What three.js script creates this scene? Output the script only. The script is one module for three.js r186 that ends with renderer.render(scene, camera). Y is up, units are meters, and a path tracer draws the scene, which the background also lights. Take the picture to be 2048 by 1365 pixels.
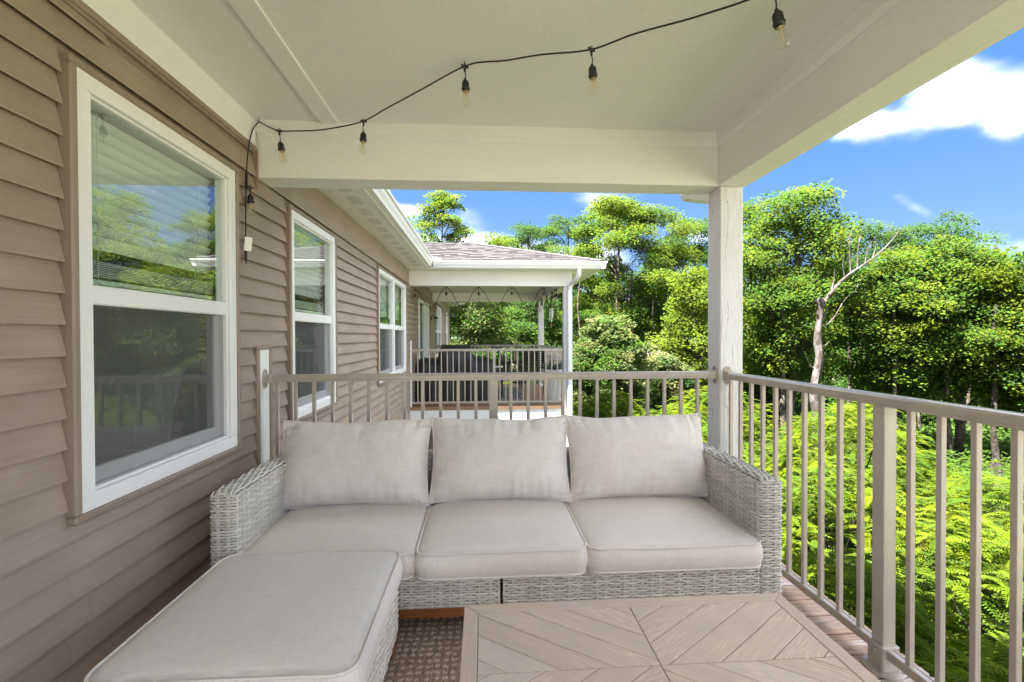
import * as THREE from 'three';
import { mergeGeometries } from 'three/addons/utils/BufferGeometryUtils.js';

// ---------------------------------------------------------------- camera, sky, sun, exposure
const scene = new THREE.Scene();
const camera = new THREE.PerspectiveCamera(73.56, 1024 / 682, 0.05, 600);
camera.rotation.order = 'YXZ';
camera.position.set(0, 1.294, 0);
camera.rotation.set(-0.0102, -0.0628, -0.0032);
camera.updateMatrixWorld(true);

const renderer = new THREE.WebGLRenderer({ antialias: true });
renderer.toneMapping = THREE.LinearToneMapping;
renderer.toneMappingExposure = 13.4;
renderer.shadowMap.enabled = true;

const SUN_DIR = new THREE.Vector3(-0.36, 0.90, 0.15).normalize();
const sun = new THREE.DirectionalLight(new THREE.Color().setRGB(1.0, 0.93, 0.88), 4.6);
sun.position.copy(SUN_DIR).multiplyScalar(60);
sun.castShadow = true;
Object.assign(sun.shadow.camera, { left: -45, right: 45, top: 45, bottom: -45, near: 1, far: 140 });
sun.shadow.mapSize.set(4096, 4096);
scene.add(sun, sun.target);

// seeded random numbers and tileable noise
function rng(seed) { let s = seed >>> 0; return () => { s = (s + 0x6D2B79F5) | 0; let t = Math.imul(s ^ (s >>> 15), 1 | s); t = (t + Math.imul(t ^ (t >>> 7), 61 | t)) ^ t; return ((t ^ (t >>> 14)) >>> 0) / 4294967296; }; }
const R0 = rng(7);
const HASH = new Float32Array(65536); for (let i = 0; i < 65536; i++) HASH[i] = R0();
const fade = t => t * t * (3 - 2 * t);
function vnoise(x, y, px = 256, py = 256, seed = 0) {           // value noise, repeats after px by py cells
  const xi = Math.floor(x), yi = Math.floor(y), fx = fade(x - xi), fy = fade(y - yi);
  const m = (a, n) => ((a % n) + n) % n;
  const h = (i, j) => HASH[(m(i, px) * 251 + m(j, py) * 8111 + seed * 1931) & 65535];
  const a = h(xi, yi), b = h(xi + 1, yi), c = h(xi, yi + 1), d = h(xi + 1, yi + 1);
  return a + (b - a) * fx + (c - a) * fy + (a - b - c + d) * fx * fy;
}
function fbm(x, y, px, py, oct = 4, seed = 0) { let s = 0, a = 0.5, t = 0; for (let o = 0; o < oct; o++) { s += a * vnoise(x, y, px, py, seed + o); t += a; a *= 0.5; x *= 2; y *= 2; px *= 2; py *= 2; } return s / t; }
function noise3(x, y, z, seed = 0) {
  const xi = Math.floor(x), yi = Math.floor(y), zi = Math.floor(z), fx = fade(x - xi), fy = fade(y - yi), fz = fade(z - zi);
  const h = (i, j, k) => HASH[(i * 251 + j * 8111 + k * 29501 + seed * 1931) & 65535];
  const L = (a, b, t) => a + (b - a) * t;
  return L(L(L(h(xi, yi, zi), h(xi + 1, yi, zi), fx), L(h(xi, yi + 1, zi), h(xi + 1, yi + 1, zi), fx), fy),
    L(L(h(xi, yi, zi + 1), h(xi + 1, yi, zi + 1), fx), L(h(xi, yi + 1, zi + 1), h(xi + 1, yi + 1, zi + 1), fx), fy), fz);
}
function fbm3(x, y, z, oct = 5, seed = 0) { let s = 0, a = 0.5, t = 0; for (let o = 0; o < oct; o++) { s += a * noise3(x, y, z, seed + o); t += a; a *= 0.5; x *= 2.03; y *= 2.03; z *= 2.03; } return s / t; }
const clamp = (v, a = 0, b = 1) => Math.min(b, Math.max(a, v));
const smooth = (a, b, v) => { const t = clamp((v - a) / (b - a)); return t * t * (3 - 2 * t); };
const lerp = (a, b, t) => a + (b - a) * t;

// a ray of this camera through a point of the photograph (2048 by 1365), met with a plane at depth d (z = -d)
const RAYQ = camera.quaternion.clone();
function at(px, py, d) {
  const v = new THREE.Vector3((px - 1024) / 913, -(py - 682.5) / 913, -1).applyQuaternion(RAYQ);
  return v.multiplyScalar(d / -v.z).add(camera.position);
}

// sky: blue air, loose clouds; heavier bright cloud added out of view as fill
{
  const W = 2048, H = 1024, data = new Float32Array(W * H * 4);
  const blobs = [];                                           // the clouds seen beside the porch beam, by direction and angular size
  const dirOf = (px, py) => at(px, py, 10).sub(camera.position).normalize();
  const blob = (px, py, rx, ry, w) => { const d = dirOf(px, py); blobs.push([Math.atan2(d.z, d.x), Math.asin(d.y), rx / 913, ry / 913, w]); };
  blob(1865, 212, 62, 50, 1.25); blob(1800, 246, 70, 28, 1.1); blob(1900, 162, 34, 24, 0.9); blob(1725, 262, 45, 14, 0.7); blob(2046, 212, 40, 48, 1.2); blob(1985, 225, 50, 20, 0.5); blob(2020, 262, 40, 18, 0.4);
  blob(1215, 395, 75, 26, 0.95); blob(1400, 470, 40, 28, 0.85); blob(1585, 405, 30, 28, 0.6); blob(2030, 520, 60, 26, 0.9);
  blob(1985, 470, 60, 10, 0.4); blob(2040, 490, 40, 14, 0.5);
  for (let k = 0; k < 7; k++) blob(1798 + k * 12, 392 + k * 8 + 3 * Math.sin(k), 14, 7, 0.34);
  const c = new THREE.Color();
  for (let j = 0; j < H; j++) for (let i = 0; i < W; i++) {
    const el = ((j + 0.5) / H - 0.5) * Math.PI, az = ((i + 0.5) / W - 0.5) * 2 * Math.PI;
    const ce = Math.cos(el), x = ce * Math.cos(az), y = Math.sin(el), z = ce * Math.sin(az);
    const h = Math.max(0, y);
    // clear air: deeper blue overhead, paler to the horizon
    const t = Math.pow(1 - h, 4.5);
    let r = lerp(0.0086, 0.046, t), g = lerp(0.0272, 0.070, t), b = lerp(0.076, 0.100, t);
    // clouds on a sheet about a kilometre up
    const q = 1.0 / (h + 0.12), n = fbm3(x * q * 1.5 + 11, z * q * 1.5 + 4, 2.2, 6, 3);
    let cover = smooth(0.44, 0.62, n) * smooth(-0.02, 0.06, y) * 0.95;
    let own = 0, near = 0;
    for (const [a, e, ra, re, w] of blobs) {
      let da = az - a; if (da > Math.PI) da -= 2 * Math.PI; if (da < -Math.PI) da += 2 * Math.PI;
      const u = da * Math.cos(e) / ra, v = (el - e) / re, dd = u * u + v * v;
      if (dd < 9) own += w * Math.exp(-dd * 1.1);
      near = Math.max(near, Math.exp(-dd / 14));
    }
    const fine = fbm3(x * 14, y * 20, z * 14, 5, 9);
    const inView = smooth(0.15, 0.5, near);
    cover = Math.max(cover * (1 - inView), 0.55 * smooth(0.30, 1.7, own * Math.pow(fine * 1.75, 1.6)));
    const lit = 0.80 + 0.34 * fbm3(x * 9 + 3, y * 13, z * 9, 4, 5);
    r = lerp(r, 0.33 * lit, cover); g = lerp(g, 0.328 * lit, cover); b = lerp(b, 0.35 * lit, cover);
    if (y < 0) { const k = smooth(0, -0.12, y); r = lerp(r, 0.12, k); g = lerp(g, 0.15, k); b = lerp(b, 0.10, k); }
    const o = (j * W + i) * 4; data[o] = r; data[o + 1] = g; data[o + 2] = b; data[o + 3] = 1;
  }
  const tex = new THREE.DataTexture(data, W, H, THREE.RGBAFormat, THREE.FloatType);
  tex.mapping = THREE.EquirectangularReflectionMapping; tex.magFilter = THREE.LinearFilter; tex.minFilter = THREE.LinearFilter;
  tex.wrapS = THREE.RepeatWrapping; tex.needsUpdate = true;
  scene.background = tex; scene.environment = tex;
}

// ---------------------------------------------------------------- helpers: textures, geometry, objects
function tex(W, H, fn, srgb = true) {
  const d = new Uint8Array(W * H * 4), o = [0, 0, 0];
  for (let j = 0; j < H; j++) for (let i = 0; i < W; i++) {
    fn((i + 0.5) / W, (j + 0.5) / H, o, i, j); const k = (j * W + i) * 4;
    d[k] = clamp(o[0]) * 255; d[k + 1] = clamp(o[1]) * 255; d[k + 2] = clamp(o[2]) * 255; d[k + 3] = 255;
  }
  const t = new THREE.DataTexture(d, W, H, THREE.RGBAFormat);
  t.wrapS = t.wrapT = THREE.RepeatWrapping; t.magFilter = THREE.LinearFilter; t.minFilter = THREE.LinearMipmapLinearFilter; t.generateMipmaps = true;
  if (srgb) t.colorSpace = THREE.SRGBColorSpace;
  t.needsUpdate = true; return t;
}
const grey = fn => (u, v, o, i, j) => { o[0] = o[1] = o[2] = fn(u, v, i, j); };
const rep = (t, sx, sy) => { const c = t.clone(); c.repeat.set(1 / sx, 1 / sy); c.needsUpdate = true; return c; };   // uv are metres: one picture every sx by sy metres
function mat(o) { const m = o.transmission !== undefined || o.clearcoat || o.sheen ? new THREE.MeshPhysicalMaterial(o) : new THREE.MeshStandardMaterial(o); return m; }
const rgb = (r, g, b) => new THREE.Color().setRGB(r, g, b);

const taken = {};
function numbered(n) { if (!(n in taken)) { taken[n] = 0; return n; } taken[n]++; return n + '_' + String(taken[n]).padStart(3, '0'); }
function thing(name, label, category, group, pos = [0, 0, 0]) {
  const o = new THREE.Group(); o.name = numbered(name); o.position.set(...pos); o.userData = { label, category }; if (group) o.userData.group = group; scene.add(o); return o;
}
function part(parent, name, geo, m, kind) {
  const o = new THREE.Mesh(geo, m); o.name = name; o.castShadow = o.receiveShadow = true; if (kind) o.userData.kind = kind; parent.add(o); return o;
}
function structure(name, geo, m) { const o = new THREE.Mesh(geo, m); o.name = numbered(name); o.castShadow = o.receiveShadow = true; o.userData.kind = 'structure'; scene.add(o); return o; }
function relabel(o, label, group) { o.userData = { ...o.userData, label }; if (group) o.userData.group = group; return o; }
function copyOf(src, label) { const c = src.clone(); c.name = numbered(src.name.replace(/_\d{3}$/, '')); c.userData = { ...src.userData, label }; scene.add(c); return c; }

// a box with chamfered edges; uv in metres with u along the grain axis
const UVR = rng(99);
function cbox(x0, x1, y0, y1, z0, z1, c = 0.003, grain = 'x', shift = true) {
  if (x0 > x1) [x0, x1] = [x1, x0]; if (y0 > y1) [y0, y1] = [y1, y0]; if (z0 > z1) [z0, z1] = [z1, z0];
  c = Math.min(c, (x1 - x0) / 2.01, (y1 - y0) / 2.01, (z1 - z0) / 2.01);
  const lo = [x0, y0, z0], hi = [x1, y1, z1], P = [], N = [], U = [], so = shift ? UVR() * 7 : 0, to = shift ? UVR() * 7 : 0, g = 'xyz'.indexOf(grain);
  const V = (s, ax) => [0, 1, 2].map(k => (s[k] > 0 ? hi[k] : lo[k]) - (k === ax ? 0 : s[k] * c));
  const tri = (a, b, d) => {
    const e1 = [0, 1, 2].map(k => b[k] - a[k]), e2 = [0, 1, 2].map(k => d[k] - a[k]);
    let n = [e1[1] * e2[2] - e1[2] * e2[1], e1[2] * e2[0] - e1[0] * e2[2], e1[0] * e2[1] - e1[1] * e2[0]];
    const mid = [0, 1, 2].map(k => (a[k] + b[k] + d[k]) / 3 - (lo[k] + hi[k]) / 2);
    if (n[0] * mid[0] + n[1] * mid[1] + n[2] * mid[2] < 0) { [b, d] = [d, b]; n = n.map(q => -q); }
    const l = Math.hypot(...n) || 1; n = n.map(q => q / l);
    const ax = [0, 1, 2].reduce((m, k) => Math.abs(n[k]) > Math.abs(n[m]) ? k : m, 0);
    const o = [0, 1, 2].filter(k => k !== ax); let ua = o[0], va = o[1]; if (o[1] === g) [ua, va] = [o[1], o[0]];
    for (const p of [a, b, d]) { P.push(...p); N.push(...n); U.push(p[ua] + so, p[va] + to); }
  };
  const quad = (a, b, d, e) => { tri(a, b, d); tri(a, d, e); };
  for (let ax = 0; ax < 3; ax++) for (const s of [-1, 1]) {
    const [p, q] = [0, 1, 2].filter(k => k !== ax), S = (a, b) => { const r = [0, 0, 0]; r[ax] = s; r[p] = a; r[q] = b; return r; };
    quad(V(S(-1, -1), ax), V(S(1, -1), ax), V(S(1, 1), ax), V(S(-1, 1), ax));
  }
  if (c > 0) {
    for (let ax = 0; ax < 3; ax++) { const [p, q] = [0, 1, 2].filter(k => k !== ax); for (const a of [-1, 1]) for (const b of [-1, 1]) { const S = w => { const r = [0, 0, 0]; r[ax] = w; r[p] = a; r[q] = b; return r; }; quad(V(S(-1), p), V(S(1), p), V(S(1), q), V(S(-1), q)); } }
    for (const a of [-1, 1]) for (const b of [-1, 1]) for (const d of [-1, 1]) tri(V([a, b, d], 0), V([a, b, d], 1), V([a, b, d], 2));
  }
  const gm = new THREE.BufferGeometry();
  gm.setAttribute('position', new THREE.Float32BufferAttribute(P, 3)); gm.setAttribute('normal', new THREE.Float32BufferAttribute(N, 3)); gm.setAttribute('uv', new THREE.Float32BufferAttribute(U, 2));
  return gm;
}
const bar = (cx, cy, cz, w, h, d, c, grain) => cbox(cx - w / 2, cx + w / 2, cy - h / 2, cy + h / 2, cz - d / 2, cz + d / 2, c, grain);
// a swept profile: profile points [a, b] in the plane across `axis` ('z': x,y; 'x': z,y), from s0 to s1
function sweep(profile, axis, s0, s1, closed = true) {
  const P = [], U = [], so = UVR() * 5; let run = 0; const n = profile.length, m = closed ? n : n - 1;
  const pt = (q, s) => axis === 'z' ? [q[0], q[1], s] : axis === 'x' ? [s, q[1], q[0]] : [q[0], s, q[1]];
  for (let i = 0; i < m; i++) {
    const a = profile[i], b = profile[(i + 1) % n], L = Math.hypot(a[0] - b[0], a[1] - b[1]);
    const A = pt(a, s0), B = pt(b, s0), C = pt(b, s1), D = pt(a, s1);
    P.push(...A, ...B, ...C, ...A, ...C, ...D); U.push(s0 + so, run, s0 + so, run + L, s1 + so, run + L, s0 + so, run, s1 + so, run + L, s1 + so, run); run += L;
  }
  if (closed) for (const s of [s0, s1]) { const tr = THREE.ShapeUtils.triangulateShape(profile.map(q => new THREE.Vector2(...q)), []); for (const f of tr) for (const k of f) { P.push(...pt(profile[k], s)); U.push(profile[k][0] + so, profile[k][1]); } }
  const g = new THREE.BufferGeometry(); g.setAttribute('position', new THREE.Float32BufferAttribute(P, 3)); g.setAttribute('uv', new THREE.Float32BufferAttribute(U, 2)); g.computeVertexNormals(); return g;
}
function tube(pts, r, seg = 24, rad = 6, closed = false) {
  const c = new THREE.CatmullRomCurve3(pts.map(p => p.isVector3 ? p : new THREE.Vector3(...p)), closed, 'centripetal');
  return new THREE.TubeGeometry(c, seg, r, rad, closed);
}
function flat(g) { const q = g.index ? g.toNonIndexed() : g; return q; }
function join(list) { const need = list.map(g => { const q = flat(g); for (const k of Object.keys(q.attributes)) if (!['position', 'normal', 'uv'].includes(k)) q.deleteAttribute(k); if (!q.attributes.uv) q.setAttribute('uv', new THREE.Float32BufferAttribute(new Float32Array(q.attributes.position.count * 2), 2)); if (!q.attributes.normal) q.computeVertexNormals(); return q; }); return mergeGeometries(need); }
function lathe(pts, seg = 16) { return new THREE.LatheGeometry(pts.map(p => new THREE.Vector2(...p)), seg); }
// ---------------------------------------------------------------- materials
// wood grain as height 0..1: u runs along the grain
function grainH(u, v, pu, pv, warp, seed) {
  const w = fbm(u * pu, v * pv * 0.5, pu, Math.max(1, pv * 0.5), 4, seed);
  const rings = Math.sin((v * pv * 3.0 + w * warp) * 6.2832);
  const fib = fbm(u * pu * 3, v * pv * 24, pu * 3, pv * 24, 3, seed + 5);
  return 0.35 + 0.3 * rings * (0.3 + 0.7 * w) + 0.35 * fib;
}
const T = {};
T.grainBump = tex(1024, 512, grey((u, v) => grainH(u, v, 6, 8, 2.6, 1)), false);
T.embossBump = tex(1024, 512, grey((u, v) => { const w = fbm(u * 5, v * 8, 5, 8, 4, 21); const r = Math.sin((v * 12 + w * 7) * 6.2832); return 0.5 + 0.3 * r * smooth(0.38, 0.66, fbm(u * 5, v * 4, 5, 4, 3, 8)) + 0.35 * (fbm(u * 18, v * 90, 18, 90, 2, 4) - 0.5); }), false);
T.mottle = tex(512, 512, (u, v, o) => { const n = fbm(u * 6, v * 6, 6, 6, 5, 31), f = vnoise(u * 180, v * 180, 180, 180, 3); const k = 0.90 + 0.12 * n + 0.05 * (f - 0.5); o[0] = k; o[1] = k * (0.995 + 0.01 * n); o[2] = k * (0.99 + 0.02 * (1 - n)); });
T.clean = tex(512, 512, (u, v, o) => { const n = fbm(u * 5, v * 5, 5, 5, 4, 33), f = vnoise(u * 160, v * 160, 160, 160, 3); const k = 0.965 + 0.03 * (n - 0.5) + 0.02 * (f - 0.5); o[0] = k; o[1] = k; o[2] = k; });
T.fine = tex(512, 512, grey((u, v) => 0.5 + 0.5 * (fbm(u * 60, v * 60, 60, 60, 3, 14) - 0.5) + 0.25 * (fbm(u * 8, v * 8, 8, 8, 3, 2) - 0.5)), false);
T.sidingColor = tex(1024, 256, (u, v, o) => { const s = fbm(u * 4, v * 60, 4, 60, 3, 41), n = fbm(u * 7, v * 3, 7, 3, 4, 44); const k = 0.93 + 0.08 * (s - 0.5) + 0.12 * (n - 0.5); o[0] = k; o[1] = k; o[2] = k * (0.985 + 0.03 * n); });
T.sidingBump = tex(1024, 256, grey((u, v) => fbm(u * 8, v * 70, 8, 70, 3, 51)), false);
// old white paint on rough timber: cracks along the grain
T.postColor = tex(1024, 512, (u, v, o) => {
  const w = fbm(u * 5, v * 6, 5, 6, 4, 61), line = Math.abs(Math.sin((v * 9 + w * 1.6 + 0.05 * Math.sin(u * 25)) * 3.1416)), gate = smooth(0.42, 0.7, fbm(u * 9, v * 14, 9, 14, 3, 63));
  const crack = (1 - smooth(0.0, 0.10, line)) * gate, f = fbm(u * 24, v * 130, 24, 130, 2, 66); const fine = smooth(0.66, 0.8, f) * 0.35;
  const k = 0.97 - 0.34 * crack - 0.22 * fine; o[0] = k; o[1] = k * 0.995; o[2] = k * 0.985;
});
T.postBump = tex(1024, 512, grey((u, v) => { const w = fbm(u * 5, v * 6, 5, 6, 4, 61), line = Math.abs(Math.sin((v * 9 + w * 1.6 + 0.05 * Math.sin(u * 25)) * 3.1416)), gate = smooth(0.42, 0.7, fbm(u * 9, v * 14, 9, 14, 3, 63)); return 0.75 - 0.55 * (1 - smooth(0.0, 0.16, line)) * gate + 0.45 * (fbm(u * 24, v * 130, 24, 130, 2, 66) - 0.5); }), false);
// table slats: pale greyed wood
T.tableColor = tex(1024, 512, (u, v, o) => {
  const w = fbm(u * 3, v * 5, 3, 5, 4, 71), rings = 0.5 + 0.5 * Math.sin((v * 16 + w * 7) * 6.2832), f = fbm(u * 10, v * 200, 10, 200, 3, 74), b = fbm(u * 4, v * 3, 4, 3, 4, 77), cath = smooth(0.52, 0.66, b);
  const k = 0.86 + 0.10 * (b - 0.5) + (0.07 * (rings - 0.5)) * (0.2 + cath) + 0.10 * (f - 0.5); o[0] = k; o[1] = k * (0.985 - 0.02 * b); o[2] = k * (0.965 - 0.03 * b);
});
// deck boards, eight to a picture: orange-brown stain worn to grey in ragged patches
T.deckColor = tex(2048, 1024, (u, v, o) => {
  const bd = Math.floor(v * 8), vv = v * 8 - bd, s = 80 + bd * 3;
  const w = fbm(u * 5, vv * 2 + bd * 3, 5, 64, 4, s), rings = 0.5 + 0.5 * Math.sin((vv * 7 + w * 6) * 6.2832), f = fbm(u * 40, v * 420, 40, 420, 3, 85);
  const worn = smooth(0.50, 0.60, fbm(u * 7 + bd, vv * 2.2 + bd * 5, 7, 64, 5, s + 1) + 0.10 * (f - 0.5));
  const k = 0.76 + 0.20 * (f - 0.5) + 0.09 * (rings - 0.5) + 0.2 * (w - 0.5);
  const br = [0.93 * k, 0.79 * k, 0.675 * k], gy = [0.90 * (k + 0.12), 0.86 * (k + 0.12), 0.85 * (k + 0.12)];
  for (let c = 0; c < 3; c++) o[c] = lerp(br[c], gy[c], worn * 0.85);
});
T.deckRough = tex(1024, 512, grey((u, v) => { const bd = Math.floor(v * 8), vv = v * 8 - bd; return 0.34 + 0.4 * smooth(0.4, 0.62, fbm(u * 6 + bd, vv * 2 + bd * 7, 6, 64, 4, 120 + bd)); }), false);
T.deckBump = tex(1024, 512, grey((u, v) => fbm(u * 24, v * 300, 24, 300, 3, 131)), false);
T.teak = tex(512, 256, (u, v, o) => { const w = fbm(u * 4, v * 4, 4, 4, 4, 141), f = fbm(u * 8, v * 90, 8, 90, 3, 142); const k = 0.75 + 0.35 * (f - 0.5) + 0.3 * (w - 0.5); o[0] = 0.86 * k; o[1] = 0.52 * k; o[2] = 0.24 * k; });
// cushion cloth: plain weave
T.clothBump = tex(512, 512, grey((u, v) => { const n = 96, a = Math.sin(u * n * 6.2832), b = Math.sin(v * n * 6.2832), ck = (Math.floor(u * n * 2) + Math.floor(v * n * 2)) & 1; return 0.5 + 0.25 * (ck ? a : b) + 0.25 * (vnoise(u * 90, v * 300, 90, 300, 5) - 0.5); }), false);
T.clothColor = tex(512, 512, (u, v, o) => { const s = fbm(u * 20, v * 220, 20, 220, 2, 151) * 0.5 + fbm(u * 220, v * 20, 220, 20, 2, 152) * 0.5, n = fbm(u * 5, v * 5, 5, 5, 4, 155); const k = 0.94 + 0.10 * (s - 0.5) + 0.015 * (n - 0.5); o[0] = k; o[1] = k * 0.992; o[2] = k * 0.98; });
// the rug: brown flat weave with rows of pale pebbles
{
  const W = 1024, H = 1024, cell = 26, rr = rng(5), dots = [];
  for (let j = 0; j * cell < H; j++) for (let i = 0; i < W / cell - 0.5; i++) dots.push([(i + 0.5 + (rr() - 0.5) * 0.28) * (W / Math.floor(W / cell)), (j + 0.5 + (rr() - 0.5) * 0.2) * cell, cell * (0.27 + rr() * 0.15), cell * (0.22 + rr() * 0.1), (rr() - 0.5) * 1.3, rr() * 9]);
  const grid = {}; for (const d of dots) { const k = Math.floor(d[0] / 64) + '_' + Math.floor(d[1] / 64); (grid[k] = grid[k] || []).push(d); }
  const rugH = new Float32Array(W * H);
  T.rug = tex(W, H, (u, v, o, i, j) => {
    let inside = 0; const gx = Math.floor(i / 64), gy = Math.floor(j / 64);
    for (let a = -1; a <= 1; a++) for (let b = -1; b <= 1; b++) for (const d of grid[(gx + a) + '_' + (gy + b)] || []) {
      const x = i - d[0], y = j - d[1], c = Math.cos(d[4]), s = Math.sin(d[4]), p = (x * c + y * s) / d[2], q = (-x * s + y * c) / d[3], an = Math.atan2(q, p);
      if (p * p + q * q < 1 + 0.22 * Math.sin(an * 3 + d[5]) + 0.12 * Math.sin(an * 5 + d[5] * 2)) inside = 1;
    }
    const f = vnoise(u * 512, v * 60, 512, 60, 7), g2 = vnoise(u * 400, v * 400, 400, 400, 9), k = 0.8 + 0.35 * (f - 0.5) + 0.25 * (g2 - 0.5);
    if (inside) { o[0] = 0.78 * k + 0.12; o[1] = 0.735 * k + 0.11; o[2] = 0.67 * k + 0.09; } else { o[0] = 0.74 * k; o[1] = 0.62 * k; o[2] = 0.54 * k; }
  });
}
T.bark = tex(512, 1024, (u, v, o) => { const f = fbm(u * 14, v * 20, 14, 20, 4, 161), p = smooth(0.5, 0.68, fbm(u * 4, v * 10, 4, 10, 4, 165)); const k = 0.5 + 0.6 * (f - 0.5); o[0] = lerp(0.44 * k + 0.12, 0.62, p * 0.6); o[1] = lerp(0.39 * k + 0.10, 0.60, p * 0.6); o[2] = lerp(0.34 * k + 0.08, 0.55, p * 0.6); });
T.barkBump = tex(512, 1024, grey((u, v) => fbm(u * 14, v * 20, 14, 20, 4, 161)), false);
T.paleGround = tex(1024, 1024, (u, v, o) => { const n = fbm(u * 24, v * 24, 24, 24, 5, 171), f = vnoise(u * 420, v * 420, 420, 420, 3); const k = 0.4 + 0.5 * (f - 0.5); o[0] = (0.5 - 0.10 * n) * k + 0.28; o[1] = (0.47 - 0.06 * n) * k + 0.27; o[2] = (0.42 - 0.1 * n) * k + 0.24; });
T.roofGrit = tex(512, 512, (u, v, o) => { const f = vnoise(u * 240, v * 240, 240, 240, 5), g = vnoise(u * 120, v * 120, 120, 120, 6), k = 0.8 + 0.5 * (f - 0.5) + 0.2 * (g - 0.5); o[0] = k; o[1] = k * 0.98; o[2] = k; });
T.perf = tex(256, 256, (u, v, o) => { const a = (u * 22) % 1 - 0.5, b = (v * 22) % 1 - 0.5, h = a * a + b * b < 0.05 ? 0.3 : 0.93; o[0] = h; o[1] = h; o[2] = h; });
T.fleck = tex(512, 512, (u, v, o) => { const n = fbm(u * 30, v * 46, 30, 46, 3, 181), k = n > 0.5 ? 0.62 : 0.2; o[0] = k; o[1] = k; o[2] = k * 1.02; });

const M = {};
M.siding = mat({ color: rgb(0.385, 0.30, 0.238), map: rep(T.sidingColor, 1.6, 0.4), bumpMap: rep(T.sidingBump, 1.2, 0.3), bumpScale: 0.0006, roughness: 0.62 });
M.sidingTrim = mat({ color: rgb(0.325, 0.255, 0.20), map: rep(T.sidingColor, 2.1, 0.5), roughness: 0.55 });
M.whiteBoard = mat({ color: rgb(0.87, 0.87, 0.86), map: rep(T.clean, 1.3, 1.3), bumpMap: rep(T.embossBump, 0.95, 0.40), bumpScale: 0.0017, roughness: 0.6 });
M.ceiling = mat({ color: rgb(0.88, 0.88, 0.87), map: rep(T.clean, 1.9, 1.9), bumpMap: rep(T.embossBump, 1.1, 0.5), bumpScale: 0.0006, roughness: 0.7 });
M.post = mat({ color: rgb(0.78, 0.78, 0.79), map: rep(T.postColor, 1.3, 0.36), bumpMap: rep(T.postBump, 1.3, 0.36), bumpScale: 0.0045, roughness: 0.65 });
M.vinyl = mat({ color: rgb(0.88, 0.885, 0.89), map: rep(T.clean, 1.1, 1.1), roughness: 0.35 });
M.whiteMetal = mat({ color: rgb(0.86, 0.87, 0.87), map: rep(T.clean, 0.9, 0.9), roughness: 0.38 });
M.vent = mat({ map: rep(T.perf, 0.26, 0.26), color: rgb(0.85, 0.85, 0.84), roughness: 0.5 });
M.railMetal = mat({ color: rgb(0.46, 0.40, 0.335), map: rep(T.mottle, 0.5, 0.5), roughness: 0.34, metalness: 0.0, clearcoat: 0.6, clearcoatRoughness: 0.16 });
M.screwHead = mat({ color: rgb(0.16, 0.14, 0.12), roughness: 0.45, metalness: 0.8 });
M.pane = mat({ color: rgb(0.86, 0.95, 0.90), transmission: 1, thickness: 0, roughness: 0.0, ior: 2.9 });
M.screen = new THREE.MeshStandardMaterial({ color: rgb(0.13, 0.13, 0.135), roughness: 0.9, transparent: true, opacity: 0.42 });
M.room = mat({ color: rgb(0.72, 0.70, 0.66), roughness: 0.9 });
M.roomFloor = mat({ color: rgb(0.2, 0.17, 0.14), roughness: 0.8 });
M.blind = mat({ color: rgb(0.66, 0.68, 0.65), roughness: 0.5 });
M.cloth = mat({ color: rgb(0.85, 0.81, 0.775), map: rep(T.clothColor, 0.5, 0.5), bumpMap: rep(T.clothBump, 0.16, 0.16), bumpScale: 0.0006, roughness: 0.92, sheen: 0.25, sheenRoughness: 0.6, sheenColor: rgb(0.9, 0.88, 0.86) });
M.rattan = [[0.70, 0.665, 0.605], [0.61, 0.58, 0.52], [0.77, 0.74, 0.685]].map(c => mat({ color: rgb(...c), map: rep(T.mottle, 0.25, 0.25), roughness: 0.5 }));
M.rattanCore = mat({ color: rgb(0.50, 0.47, 0.42), roughness: 0.9 });
M.teak = mat({ color: rgb(0.62, 0.60, 0.60), map: rep(T.teak, 0.8, 0.2), roughness: 0.5 });
M.table = [[0.86, 0.725, 0.60], [0.89, 0.775, 0.665], [0.83, 0.69, 0.57], [0.88, 0.735, 0.605]].map(c => mat({ color: rgb(...c), map: rep(T.tableColor, 0.62, 0.26), bumpMap: rep(T.grainBump, 0.5, 0.2), bumpScale: 0.0006, roughness: 0.55 }));
M.deck = mat({ color: rgb(0.92, 0.88, 0.86), map: rep(T.deckColor, 2.2, 1.03), roughnessMap: rep(T.deckRough, 1.7, 1.03), roughness: 0.9, bumpMap: rep(T.deckBump, 0.8, 0.5), bumpScale: 0.0015 });
M.deckEdge = mat({ color: rgb(0.30, 0.165, 0.085), map: rep(T.mottle, 0.8, 0.8), roughness: 0.6 });
M.rug = mat({ map: rep(T.rug, 1.32, 1.32), color: rgb(1.0, 1.0, 0.98), roughness: 0.95 });
M.cord = mat({ color: rgb(0.012, 0.013, 0.013), roughness: 0.5 });
M.socket = mat({ color: rgb(0.014, 0.017, 0.016), roughness: 0.4 });
M.bulbGlass = mat({ color: rgb(0.97, 0.96, 0.92), transmission: 1, thickness: 0, roughness: 0.0, ior: 1.5 });
M.brass = mat({ color: rgb(0.55, 0.45, 0.30), roughness: 0.35, metalness: 0.9 });
M.filament = mat({ color: rgb(0.62, 0.42, 0.20), roughness: 0.5 });
M.paper = mat({ color: rgb(0.78, 0.78, 0.76), roughness: 0.7 });
M.shingle = mat({ color: rgb(0.085, 0.082, 0.08), vertexColors: true, map: rep(T.roofGrit, 0.5, 0.5), roughness: 0.9 });
M.bark = mat({ color: rgb(0.44, 0.43, 0.41), map: rep(T.bark, 1.0, 2.2), bumpMap: rep(T.barkBump, 1.0, 2.2), bumpScale: 0.03, roughness: 0.95 });
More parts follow.
